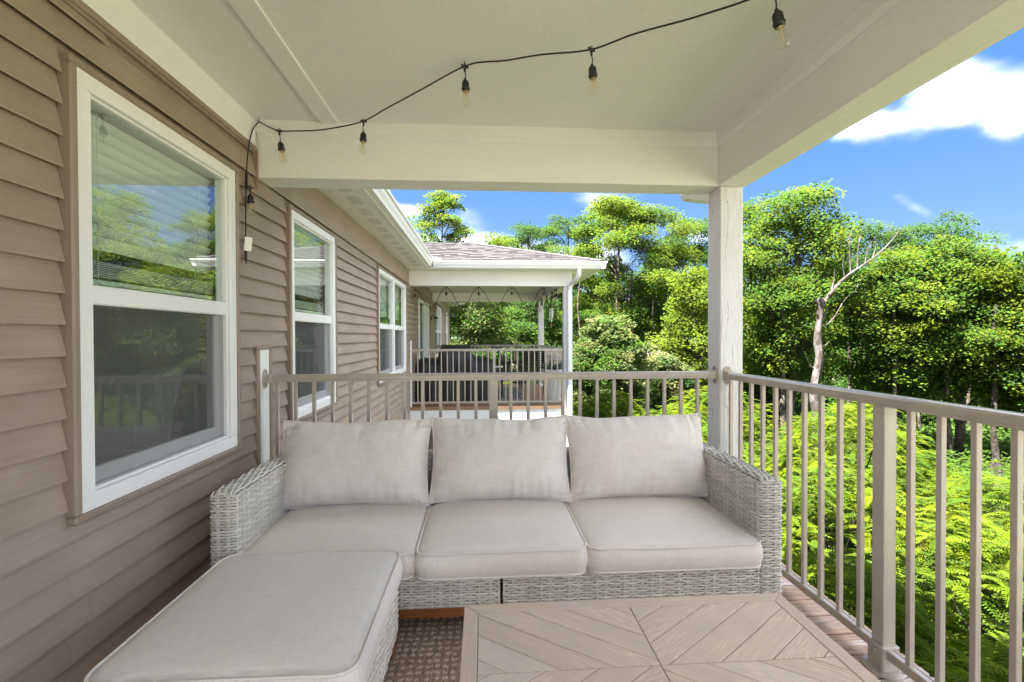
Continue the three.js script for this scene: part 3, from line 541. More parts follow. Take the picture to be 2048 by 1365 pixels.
const plane = (O, A, B, N) => (u, v) => [O[0] + A[0] * u + B[0] * v, O[1] + A[1] * u + B[1] * v, O[2] + A[2] * u + B[2] * v, ...N];
// a path in plan with rounded corners -> surface with v upwards
function ringSurf(pts, r, y0) {
  const segs = []; let L = 0;
  for (let i = 0; i + 1 < pts.length; i++) {
    let [ax, az] = pts[i], [bx, bz] = pts[i + 1]; const d = Math.hypot(bx - ax, bz - az), dx = (bx - ax) / d, dz = (bz - az) / d;
    const s0 = i > 0 ? r : 0, s1 = i + 2 < pts.length ? r : 0;
    segs.push({ L0: L, len: d - s0 - s1, f: s => [ax + dx * (s0 + s), az + dz * (s0 + s), dz, -dx] }); L += d - s0 - s1;
    if (s1) { const [cx, cz] = pts[i + 2], e = Math.hypot(cx - bx, cz - bz), ex = (cx - bx) / e, ez = (cz - bz) / e, ox = bx - dx * r + ex * r, oz = bz - dz * r + ez * r; segs.push({ L0: L, len: r * Math.PI / 2, f: s => { const a = s / r, c = Math.cos(a), q = Math.sin(a), nx = -ex * c + dx * q, nz = -ez * c + dz * q; return [ox + nx * r, oz + nz * r, nx, nz]; } }); L += r * Math.PI / 2; }
  }
  return { L, f: (u, v) => { let g = segs[0]; for (const s of segs) if (u >= s.L0 - 1e-9) g = s; const [x, z, nx, nz] = g.f(clamp(u - g.L0, 0, g.len)); return [x, y0 + v, z, nx, 0, nz]; } };
}
// the rounded top of a box x0..x1, z0..z1 (strands along z)
function topSurf(x0, x1, z0, z1, top, r) {
  const drop = d => d < r ? r - Math.sqrt(Math.max(0, r * r - (r - d) * (r - d))) : 0, Y = (x, z) => top - drop(Math.max(0, Math.min(x - x0, x1 - x))) - drop(Math.max(0, Math.min(z1 - z, 9)));
  return (u, v) => { const x = x0 + v, z = z1 - u, e = 0.001; let nx = (Y(x - e, z) - Y(x + e, z)) / (2 * e), nz = (Y(x, z - e) - Y(x, z + e)) / (2 * e); const cl = q => clamp(q, -1.1, 1.1); nx = cl(nx); nz = cl(nz); const l = Math.hypot(nx, 1, nz); return [x, Y(x, z), z, nx / l, 1 / l, nz / l]; };
}
// ---------------------------------------------------------------- cushions
// box cushion: rounded plan w by d, height h, crowned top, welt round both edges
function boxCushion(parent, name, cx, y0, cz, w, h, d, crown, seed, rc = 0.05) {
  const N = 144, out = [], per = [], hw = w / 2, hd = d / 2;
  for (let i = 0; i < N; i++) {                                // rounded rectangle by arc length
    const tot = 2 * (w + d) - 8 * rc + 2 * Math.PI * rc; let s = i / N * tot; const A = w - 2 * rc, B = d - 2 * rc, q = Math.PI * rc / 2; let x, z, nx, nz;
    const arc = (ox, oz, a0, t) => { const a = a0 + t / rc; nx = Math.cos(a); nz = Math.sin(a); x = ox + rc * nx; z = oz + rc * nz; };
    if (s < A) { x = -hw + rc + s; z = -hd; nx = 0; nz = -1; } else if ((s -= A) < q) arc(hw - rc, -hd + rc, -Math.PI / 2, s); else if ((s -= q) < B) { x = hw; z = -hd + rc + s; nx = 1; nz = 0; } else if ((s -= B) < q) arc(hw - rc, hd - rc, 0, s); else if ((s -= q) < A) { x = hw - rc - s; z = hd; nx = 0; nz = 1; } else if ((s -= A) < q) arc(-hw + rc, hd - rc, Math.PI / 2, s); else if ((s -= q) < B) { x = -hw; z = hd - rc - s; nx = -1; nz = 0; } else { s -= B; arc(-hw + rc, -hd + rc, Math.PI, s); }
    per.push([x, z, nx, nz]);
  }
  const sag = (x, z) => 0.006 * (noise3(x * 3 + seed, z * 3, seed) - 0.5);
  const P = [], U = [], I = [], rings = [];
  const pleat = i => noise3(i / N * 58, seed * 3.7, 1.5) - 0.5, pleat2 = i => noise3(i / N * 130, seed * 1.7, 7.5) - 0.5;
  const ring = f => { const k = P.length / 3; for (let i = 0; i < N; i++) { const q = f(per[i], i); P.push(...q); U.push(q[3] ?? q[0], q[4] ?? q[2]); if (q.length > 3) P.length -= q.length - 3; } rings.push(k); };
  for (let j = 0; j <= 6; j++) { const t = j / 6, b = 0.016 * (1 - (2 * t - 1) ** 2); ring(([x, z, nx, nz], i) => { const e = b * (1 + 0.5 * pleat(i)) + 0.004 * pleat2(i) * (t * (1 - t) * 4), px = x + nx * e, pz = z + nz * e, y = y0 + t * h + sag(x, z) * t; return [px, y, pz]; }); }
  for (let j = 1; j <= 20; j++) {
    const t = j / 20, k = 1 - t; ring(([x, z, nx, nz], i) => {
      const px = x * k, pz = z * k, a = Math.abs(px) / hw, b = Math.abs(pz) / hd, edge = Math.min(hw - Math.abs(px), hd - Math.abs(pz));
      const cr = crown * Math.pow((1 - Math.pow(a, 3.2)) * (1 - Math.pow(b, 3.2)), 0.6), wr = 0.011 * pleat(i) * Math.exp(-edge / 0.045) * smooth(0, 0.012, edge) + 0.006 * pleat2(i) * Math.exp(-edge / 0.02) * smooth(0, 0.008, edge);
      return [px, y0 + h + sag(px, pz) + cr + wr + 0.0035 * (fbm3(px * 6, pz * 6, seed, 3, 2) - 0.5), pz];
    });
  }
  for (let r = 0; r + 1 < rings.length; r++) for (let i = 0; i < N; i++) { const a = rings[r] + i, b = rings[r] + (i + 1) % N, c = rings[r + 1] + i, e = rings[r + 1] + (i + 1) % N; I.push(a, c, b, b, c, e); }
  const g = new THREE.BufferGeometry(); g.setAttribute('position', new THREE.Float32BufferAttribute(P, 3));
  const uv = new Float32Array(P.length / 3 * 2); for (let k = 0; k < P.length / 3; k++) { const side = k < 7 * N, i = k % N; uv[2 * k] = side ? i / N * 2 * (w + d) : P[3 * k]; uv[2 * k + 1] = side ? P[3 * k + 1] : P[3 * k + 2]; }
  g.setAttribute('uv', new THREE.BufferAttribute(uv, 2)); g.setIndex(I); g.computeVertexNormals(); g.translate(cx, 0, cz);
  const c = part(parent, name, g, M.cloth);
  for (const [t, e] of [[1, 0.003], [0, 0.003]]) { const pts = []; for (let i = 0; i < N; i += 2) { const [x, z, nx, nz] = per[i]; pts.push(new THREE.Vector3(cx + x + nx * e, y0 + t * h + (t ? sag(x, z) + 0.001 : 0.002), cz + z + nz * e)); } part(c, 'piping', tube(pts, 0.0048, 180, 6, true), M.cloth); }
  return c;
}
// knife-edge pillow leaning back: centre of its lower edge at (cx, y0, z0)
function pillow(parent, name, cx, y0, z0, w, h, T, lean, seed, roll = 0, material = M.cloth) {
  const n = 64, m = 44, P = [], U = [], I = [];
  const out = (u, v) => [w / 2 * u * (1 - 0.052 * (1 - v * v) + 0.006 * v), h / 2 * v * (1 - 0.085 * (1 - u * u) * (v > 0 ? 1 : 0.7)) + 0.012 * (noise3(u * 2.2 + seed, v, 3) - 0.5) * Math.abs(v)];
  const surf = (u, v, s) => {
    const [x, y] = out(u, v), e = 1 - Math.max(Math.abs(u), Math.abs(v)), eu = 1 - Math.abs(u), ev = 1 - Math.abs(v);
    let t = T / 2 * Math.pow((1 - Math.pow(Math.abs(u), 3.4)) * (1 - Math.pow(Math.abs(v), 2.5)), 0.60) * (1 - 0.16 * v);
    const pu = noise3(u * 9 + seed * 5, s * 3 + Math.sign(v) * 7, 2.5) - 0.5, pv = noise3(v * 7 + seed * 3, s * 3 + Math.sign(u) * 5, 6.5) - 0.5;
    t += 0.060 * pu * Math.exp(-ev / 0.16) * smooth(0, 0.10, ev) + 0.055 * pv * Math.exp(-eu / 0.10) * smooth(0, 0.07, eu) + 0.022 * (fbm3(u * 2.6 + seed, v * 2.2, s, 3, 4) - 0.5) * smooth(0, 0.25, e);
    const rid = q => Math.pow(1 - Math.abs(2 * q - 1), 7); t -= 0.024 * rid(noise3(u * 7.5 + seed * 2, Math.sign(v) * 3 + v * 1.2, s + 9)) * Math.exp(-ev / 0.28) * smooth(0, 0.05, ev) + 0.022 * rid(noise3(v * 5.5 + seed * 4, Math.sign(u) * 3 + u * 1.2, s + 19)) * Math.exp(-eu / 0.18) * smooth(0, 0.04, eu);
    return [x, y, s * Math.max(0, t)];
  };
  for (const s of [1, -1]) { const k = P.length / 3; for (let j = 0; j <= m; j++) for (let i = 0; i <= n; i++) { const f = q => Math.sin(q * Math.PI / 2), u = lerp(2 * i / n - 1, f(2 * i / n - 1), 0.6), v = lerp(2 * j / m - 1, f(2 * j / m - 1), 0.6), q = surf(u, v, s); P.push(...q); U.push(q[0], q[1]); } for (let j = 0; j < m; j++) for (let i = 0; i < n; i++) { const a = k + j * (n + 1) + i, b = a + 1, c = a + n + 1, d = c + 1; s > 0 ? I.push(a, b, d, a, d, c) : I.push(a, d, b, a, c, d); } }
  const place = g => { g.translate(0, h / 2, 0); g.rotateZ(roll); g.rotateX(-lean); g.translate(cx, y0, z0); return g; };
  const g = new THREE.BufferGeometry(); g.setAttribute('position', new THREE.Float32BufferAttribute(P, 3)); g.setAttribute('uv', new THREE.Float32BufferAttribute(U, 2)); g.setIndex(I); g.computeVertexNormals();
  const c = part(parent, name, place(g), material);
  const loop = []; for (let i = 0; i < 24; i++) loop.push(out(-1 + i / 12, -1)); for (let i = 0; i < 16; i++) loop.push(out(1, -1 + i / 8)); for (let i = 0; i < 24; i++) loop.push(out(1 - i / 12, 1)); for (let i = 0; i < 16; i++) loop.push(out(-1, 1 - i / 8));
  part(c, 'piping', place(tube(loop.map(([x, y]) => new THREE.Vector3(x, y, 0.003)), 0.0046, 200, 6, true)), material);
  return c;
}
// ---------------------------------------------------------------- the sofa
{
  const s = thing('sofa', 'three seat wicker sofa with pale cushions in front of the railing', 'sofa');
  const ZF = -1.972, ZB = -2.78, TOP = 0.645;
  const arm = (xo, xi, seed) => {                             // outer and inner x
    const out = newOut(), sg = Math.sign(xi - xo), a = Math.min(xo, xi), b = Math.max(xo, xi);
    const core = part(s, 'arm', cbox(a + 0.015, b - 0.015, 0.10, TOP - 0.018, ZB + 0.01, ZF - 0.016, 0.012), M.rattanCore);
    const path = sg > 0 ? [[xi, ZB], [xi, ZF], [xo, ZF], [xo, ZB]] : [[xo, ZB], [xo, ZF], [xi, ZF], [xi, ZB]];
    const flip = [[b, ZB], [b, ZF], [a, ZF], [a, ZB]], r = ringSurf(flip, 0.022, 0.115);
    const g = (u, v) => { const q = r.f(u, v); return [q[0], q[1], q[2], -q[3], q[4], -q[5]]; };
    // outward normals: test at the front middle
    const test = r.f(r.L / 2, 0), ok = test[5] > 0 ? r.f : g; weave(ok, r.L, TOP - 0.012 - 0.115, out, seed);
    weave(topSurf(a + 0.004, b - 0.004, ZB, ZF - 0.004, TOP, 0.016), ZF - ZB - 0.004, b - a - 0.008, out, seed + 1);
    weaveParts(core, out); return path;
  };
  arm(-1.145, -1.037, 301); arm(1.349, 1.241, 305);
  const base = (x0, x1, seed) => {
    const out = newOut(), c = part(s, 'seat_base', cbox(x0 + 0.012, x1 - 0.012, 0.10, 0.256, -2.70, ZF - 0.020, 0.01), M.rattanCore);
    weave(plane([x0, 0.122, ZF - 0.003], [1, 0, 0], [0, 1, 0], [0, 0, 1]), x1 - x0, 0.142, out, seed);
    weave(plane([x0, 0.266, ZF - 0.004], [1, 0, 0], [0, 0, -1], [0, 1, 0]), x1 - x0, 0.10, out, seed + 1); weaveParts(c, out);
    const out2 = newOut(); weave(plane([x1 - 0.002, 0.122, ZF - 0.006], [0, 0, -1], [0, 1, 0], [1, 0, 0]), 0.06, 0.142, out2, seed + 2); weave(plane([x0 + 0.002, 0.122, ZF - 0.066], [0, 0, 1], [0, 1, 0], [-1, 0, 0]), 0.06, 0.142, out2, seed + 3); weaveParts(c, out2);
  };
  base(-1.034, 0.067, 311); base(0.083, 1.238, 317);
  const back = part(s, 'back', cbox(-1.03, 1.234, 0.10, 0.60, -2.78, -2.715, 0.012), M.rattanCore), bo = newOut();
  weave(plane([-1.034, 0.30, -2.708], [1, 0, 0], [0, 1, 0], [0, 0, 1]), 2.27, 0.30, bo, 331); weave(plane([-1.034, 0.606, -2.71], [1, 0, 0], [0, 0, -1], [0, 1, 0]), 2.27, 0.075, bo, 333); weaveParts(back, bo);
  for (const [x0, x1] of [[-1.13, 0.065], [0.085, 1.335]]) {
    part(s, 'teak_rail', cbox(x0, x1, 0.068, 0.113, -2.035, -1.99, 0.004, 'x'), M.teak); part(s, 'teak_rail', cbox(x0, x1, 0.068, 0.113, -2.75, -2.705, 0.004, 'x'), M.teak);
    for (const x of [x0 + 0.03, x1 - 0.03]) for (const z of [-2.035, -2.735]) part(s, 'leg', cbox(x - 0.022, x + 0.022, 0.008, 0.0675, z, z + 0.04, 0.003, 'y'), M.teak);
  }
  boxCushion(s, 'seat_cushion', -0.662, 0.272, -2.305, 0.736, 0.104, 0.735, 0.036, 1);
  boxCushion(s, 'seat_cushion', 0.078, 0.272, -2.290, 0.728, 0.108, 0.735, 0.036, 2);
  boxCushion(s, 'seat_cushion', 0.842, 0.272, -2.295, 0.782, 0.102, 0.735, 0.038, 3);
  pillow(s, 'back_cushion', -0.698, 0.388, -2.450, 0.815, 0.470, 0.265, 0.36, 1, 0.006);
  pillow(s, 'back_cushion', 0.090, 0.396, -2.455, 0.775, 0.465, 0.265, 0.36, 2.3, -0.010);
  pillow(s, 'back_cushion', 0.876, 0.394, -2.455, 0.815, 0.470, 0.265, 0.37, 4.1, 0.012);
}
// ---------------------------------------------------------------- the ottoman
{
  const s = thing('ottoman', 'square wicker ottoman with pale cushion in the near left corner', 'ottoman');
  const x0 = -1.02, x1 = -0.352, z0 = -1.885, z1 = -1.215, c = part(s, 'base', cbox(x0 + 0.015, x1 - 0.015, 0.095, 0.31, z0 + 0.015, z1 - 0.015, 0.012), M.rattanCore), out = newOut();
  const pth = [[x0, z0 + 0.3], [x0, z0], [x1, z0], [x1, z1], [x0, z1], [x0, z0 + 0.3]], r = ringSurf(pth, 0.03, 0.10), t = r.f(0.01, 0), f = t[3] < 0 ? r.f : (u, v) => { const q = r.f(u, v); return [q[0], q[1], q[2], -q[3], q[4], -q[5]]; };
  weave(f, r.L, 0.215, out, 351); weaveParts(c, out);
  for (const x of [x0 + 0.035, x1 - 0.035]) for (const z of [z0 + 0.035, z1 - 0.035]) part(s, 'leg', cbox(x - 0.024, x + 0.024, 0.008, 0.0945, z - 0.024, z + 0.024, 0.003, 'y'), M.teak);
  boxCushion(s, 'cushion', -0.686, 0.314, -1.553, 0.688, 0.100, 0.690, 0.030, 5, 0.055);
}
// ---------------------------------------------------------------- the coffee table: border boards and slats laid to the centre
{
  const t = thing('coffee_table', 'pale wooden coffee table with slats laid in a diamond pattern', 'coffee table');
  const X0 = -0.062, X1 = 0.966, Z0 = -1.432, Z1 = -0.84, Y = 0.45, B = 0.043, cx = (X0 + X1) / 2, cz = (Z0 + Z1) / 2, rr = rng(61);
  const slab = (poly, y0, y1, ang, m, name, ch = 0.0012) => {      // a convex polygon in plan, chamfered top edge, uv along ang
    const area = poly.reduce((s, p, i) => { const q = poly[(i + 1) % poly.length]; return s + p[0] * q[1] - q[0] * p[1]; }, 0); if (area < 0) poly = poly.slice().reverse();
    const inset = d => { const n = poly.length, L = poly.map((p, i) => { const q = poly[(i + 1) % n], l = Math.hypot(q[0] - p[0], q[1] - p[1]), nx = -(q[1] - p[1]) / l, nz = (q[0] - p[0]) / l; return [nx, nz, nx * p[0] + nz * p[1] + d]; }); return L.map((b, i) => { const a = L[(i + n - 1) % n], D = a[0] * b[1] - a[1] * b[0]; return Math.abs(D) < 1e-6 ? poly[i] : [(a[2] * b[1] - a[1] * b[2]) / D, (a[0] * b[2] - a[2] * b[0]) / D]; }); };
    const top = inset(ch), P = [], c = Math.cos(ang), s = Math.sin(ang), ou = rr() * 5, ov = rr() * 5, n = poly.length;
    const V = (p, y) => P.push([p[0], y, p[1]]);
    for (let i = 1; i + 1 < n; i++) { V(top[0], y1); V(top[i + 1], y1); V(top[i], y1); }
    for (let i = 0; i < n; i++) { const a = poly[i], b = poly[(i + 1) % n], A = top[i], Bq = top[(i + 1) % n]; V(a, y1 - ch); V(A, y1); V(Bq, y1); V(a, y1 - ch); V(Bq, y1); V(b, y1 - ch); V(a, y0); V(a, y1 - ch); V(b, y1 - ch); V(a, y0); V(b, y1 - ch); V(b, y0); }
    const g = new THREE.BufferGeometry(); g.setAttribute('position', new THREE.Float32BufferAttribute(P.flat(), 3)); g.setAttribute('uv', new THREE.Float32BufferAttribute(P.flatMap(p => [p[0] * c + p[2] * s + ou, -p[0] * s + p[2] * c + ov + p[1]]), 2)); g.computeVertexNormals(); return part(t, name, g, m);
  };
  const clip = (poly, a, b, c) => { const out = []; poly.forEach((p, i) => { const q = poly[(i + 1) % poly.length], f = a * p[0] + b * p[1] - c, h = a * q[0] + b * q[1] - c; if (f >= 0) out.push(p); if ((f >= 0) !== (h >= 0)) { const k = f / (f - h); out.push([lerp(p[0], q[0], k), lerp(p[1], q[1], k)]); } }); return out; };
  const e = 0.0006;
  for (const [poly, ang] of [[[[X0, Z0], [X1, Z0], [X1 - B, Z0 + B - e], [X0 + B, Z0 + B - e]], 0], [[[X0, Z1], [X1, Z1], [X1 - B, Z1 - B + e], [X0 + B, Z1 - B + e]], 0], [[[X0, Z0 + e * 2], [X0, Z1 - e * 2], [X0 + B - e, Z1 - B], [X0 + B - e, Z0 + B]], Math.PI / 2], [[[X1, Z0 + e * 2], [X1, Z1 - e * 2], [X1 - B + e, Z1 - B], [X1 - B + e, Z0 + B]], Math.PI / 2]]) slab(poly, Y - 0.03, Y, ang, M.table[Math.floor(rr() * 4)], 'border_board', 0.002);
  part(t, 'underlay', cbox(X0 + 0.02, X1 - 0.02, Y - 0.029, Y - 0.014, Z0 + 0.02, Z1 - 0.02, 0), mat({ color: rgb(0.10, 0.075, 0.06), roughness: 0.9 }));
  const gp = 0.0011, ang0 = Math.atan2(0.252, 0.36);
  for (const sx of [-1, 1]) for (const sz of [-1, 1]) {
    const x0 = cx + sx * gp, x1 = sx > 0 ? X1 - B - gp : X0 + B + gp, z0 = cz + sz * gp, z1 = sz > 0 ? Z1 - B - gp : Z0 + B + gp, rect = [[x0, z0], [x1, z0], [x1, z1], [x0, z1]];
    const dx = sx * Math.cos(ang0), dz = sz * Math.sin(ang0), nx = -dz, nz = dx, w = 0.0795, c0 = nx * cx + nz * cz;
    for (let k = -8; k < 8; k++) { let p = clip(rect, nx, nz, c0 + k * w + 0.012 + gp); p = clip(p, -nx, -nz, -(c0 + (k + 1) * w + 0.012 - gp)); if (p.length < 3) continue; const ar = Math.abs(p.reduce((s, q, i) => { const r = p[(i + 1) % p.length]; return s + q[0] * r[1] - r[0] * q[1]; }, 0)) / 2; if (ar < 0.00012) continue; slab(p, Y - 0.0138, Y - 0.0004 - rr() * 0.0006, Math.atan2(dz, dx), M.table[Math.floor(rr() * 4)], 'slat'); }
  }
  for (const [a, b, c, d] of [[X0 + 0.05, X1 - 0.05, Z0 + 0.05, Z0 + 0.075], [X0 + 0.05, X1 - 0.05, Z1 - 0.075, Z1 - 0.05], [X0 + 0.05, X0 + 0.075, Z0 + 0.076, Z1 - 0.076], [X1 - 0.075, X1 - 0.05, Z0 + 0.076, Z1 - 0.076]]) part(t, 'apron', cbox(a, b, Y - 0.09, Y - 0.031, c, d, 0.002, b - a > d - c ? 'x' : 'z'), M.table[0]);
  for (const x of [X0 + 0.035, X1 - 0.035]) for (const z of [Z0 + 0.035, Z1 - 0.035]) part(t, 'leg', cbox(x - 0.028, x + 0.028, 0.008, Y - 0.031, z - 0.028, z + 0.028, 0.004, 'y'), M.table[1]);
}
// ---------------------------------------------------------------- the rug
{
  const n = 60, m = 50, x0 = -1.18, x1 = 1.12, z0 = -2.35, z1 = 0.15, g = new THREE.PlaneGeometry(x1 - x0, z1 - z0, n, m).rotateX(-Math.PI / 2), p = g.attributes.position, uv = g.attributes.uv;
  g.translate((x0 + x1) / 2, 0, (z0 + z1) / 2);
  for (let i = 0; i < p.count; i++) { p.setY(i, 0.0062 + 0.0012 * noise3(p.getX(i) * 6, 0, p.getZ(i) * 6)); uv.setXY(i, p.getX(i), p.getZ(i)); }
  g.computeVertexNormals();
  const r = thing('rug', 'brown flat woven rug with pale pebble spots under the table', 'rug'); part(r, 'weave', g, M.rug);
  part(r, 'binding', join([cbox(x0 - 0.01, x1 + 0.01, 0.002, 0.0085, z0 - 0.012, z0 + 0.008, 0.001), cbox(x0 - 0.01, x1 + 0.01, 0.002, 0.0085, z1 - 0.008, z1 + 0.012, 0.001), cbox(x0 - 0.012, x0 + 0.008, 0.002, 0.0085, z0 + 0.009, z1 - 0.009, 0.001), cbox(x1 - 0.008, x1 + 0.012, 0.002, 0.0085, z0 + 0.009, z1 - 0.009, 0.001)]), mat({ color: rgb(0.17, 0.12, 0.09), roughness: 0.95 }));
}
// ---------------------------------------------------------------- string lights
const socketGeo = lathe([[0, 0.052], [0.006, 0.052], [0.007, 0.045], [0.012, 0.042], [0.0165, 0.034], [0.017, 0.012], [0.0195, 0.010], [0.0195, 0.004], [0.0165, 0.002], [0.0165, -0.004], [0, -0.004]], 16);
const bulbGeo = lathe([[0.0125, 0], [0.013, -0.008], [0.0165, -0.022], [0.0215, -0.038], [0.0228, -0.050], [0.0205, -0.060], [0.0145, -0.067], [0.006, -0.0705], [0, -0.071]], 20);
const capGeo = new THREE.CylinderGeometry(0.0125, 0.0125, 0.008, 14);
const filGeo = join([new THREE.CylinderGeometry(0.0011, 0.0011, 0.036, 5).translate(0.002, -0.026, 0), new THREE.CylinderGeometry(0.0011, 0.0011, 0.034, 5).translate(-0.0025, -0.026, 0.001), new THREE.CylinderGeometry(0.003, 0.0022, 0.014, 8).translate(0, -0.008, 0)]);
const teeGeo = join([new THREE.CylinderGeometry(0.0062, 0.0062, 0.034, 10).rotateZ(Math.PI / 2), new THREE.CylinderGeometry(0.0075, 0.0045, 0.024, 10).translate(0, -0.013, 0), new THREE.TorusGeometry(0.0045, 0.0016, 6, 12).translate(0, 0.010, 0)]);
function lampDrop(parent, p, len, tiltZ, tiltX, yaw, s = 1) {
  const tee = part(parent, 'tee', teeGeo, M.socket); tee.position.copy(p); tee.rotation.y = yaw; tee.scale.setScalar(s);
  const e = new THREE.Euler(tiltX, 0, tiltZ), down = new THREE.Vector3(0, -1, 0).applyEuler(e), a = p.clone().add(new THREE.Vector3(0, -0.022 * s, 0)), b = a.clone().addScaledVector(new THREE.Vector3(0, -1, 0).lerp(down, 0.6), len);
  part(parent, 'drop_cord', tube([a, a.clone().lerp(b, 0.5).add(new THREE.Vector3(0.003 * Math.sign(tiltZ || 1), 0, 0)), b], 0.0026 * s, 10, 5), M.cord);
  const q = b.clone().addScaledVector(down, 0.050 * s), k = part(parent, 'socket', socketGeo, M.socket); k.position.copy(q); k.rotation.copy(e); k.scale.setScalar(s);
  const l = part(parent, 'bulb', bulbGeo, M.bulbGlass); l.position.copy(q).addScaledVector(down, 0.003 * s); l.rotation.copy(e); l.scale.setScalar(s);
  const c = part(l, 'cap', capGeo, M.brass); c.position.y = -0.003; part(l, 'filament', filGeo, M.filament);
}
{
  const t = thing('string_lights', 'black cord of clear bulbs strung under our porch ceiling', 'string lights', 'porch string lights');
  const V = (x, y, z) => new THREE.Vector3(x, y, z);
  const T1 = V(-1.176, 2.491, -2.738), T2 = V(-0.661, 2.496, -2.60), T3 = V(-0.081, 2.545, -2.135), T4 = V(0.457, 2.496, -1.90), T5 = V(0.957, 2.43, -1.45), H0 = V(-1.300, 2.548, -2.755);
  const pts = [V(-1.316, 1.735, -2.630), V(-1.317, 1.9, -2.632), V(-1.316, 2.15, -2.640), V(-1.318, 2.36, -2.672), V(-1.315, 2.49, -2.720), V(-1.306, 2.536, -2.750), H0, V(-1.25, 2.521, -2.748), T1, V(-1.09, 2.484, -2.72), V(-0.94, 2.479, -2.69), V(-0.80, 2.484, -2.65), T2, V(-0.52, 2.517, -2.50), V(-0.30, 2.540, -2.33), V(-0.14, 2.549, -2.19), T3, V(-0.035, 2.553, -2.12), V(0.02, 2.543, -2.09), V(0.10, 2.530, -2.055), V(0.25, 2.521, -1.99), T4, V(0.60, 2.487, -1.78), V(0.78, 2.452, -1.62), T5, V(1.13, 2.45, -1.25), V(1.44, 2.53, -0.85)];
  part(t, 'cord', tube(pts, 0.0036, 260, 6), M.cord);
  lampDrop(t, T1, 0.040, 0.14, 0.05, 0.2); lampDrop(t, T2, 0.038, -0.05, 0.02, 0.4); lampDrop(t, T3, 0.036, 0.06, 0.04, 0.5); lampDrop(t, T4, 0.042, 0.10, 0.04, 0.5); lampDrop(t, T5, 0.045, 0.30, 0.10, 0.6);
  for (const h of [H0, T3, V(1.44, 2.53, -0.85)]) part(t, 'hook', join([new THREE.CylinderGeometry(0.0018, 0.0018, 2.571 - h.y, 6).translate(h.x, (2.571 + h.y) / 2 + 0.004, h.z), new THREE.TorusGeometry(0.007, 0.0016, 6, 14).translate(h.x, h.y + 0.003, h.z)]), M.blackMetal);
  // down the wall: coupling, a spare lamp, a paper tag and the capped end
  part(t, 'coupling', new THREE.CylinderGeometry(0.0085, 0.0085, 0.095, 10).translate(-1.315, 2.165, -2.641), M.socket);
  lampDrop(t, V(-1.300, 2.135, -2.652), 0.018, 0.05, -0.06, 1.2);
  const tag = new THREE.PlaneGeometry(0.040, 0.075, 6, 1).rotateY(0.9), q = tag.attributes.position; for (let i = 0; i < q.count; i++) q.setX(i, q.getX(i) + 0.006 * Math.sin(q.getY(i) * 40 + q.getZ(i) * 60)); tag.computeVertexNormals(); tag.translate(-1.302, 1.812, -2.628);
  part(t, 'paper_tag', tag, mat({ color: rgb(0.78, 0.78, 0.76), roughness: 0.6, side: THREE.DoubleSide }));
  part(t, 'end_plug', join([new THREE.CylinderGeometry(0.0082, 0.0075, 0.055, 10).translate(-1.316, 1.745, -2.630), new THREE.CylinderGeometry(0.003, 0.003, 0.02, 6).translate(-1.316, 1.712, -2.63)]), M.socket);
}
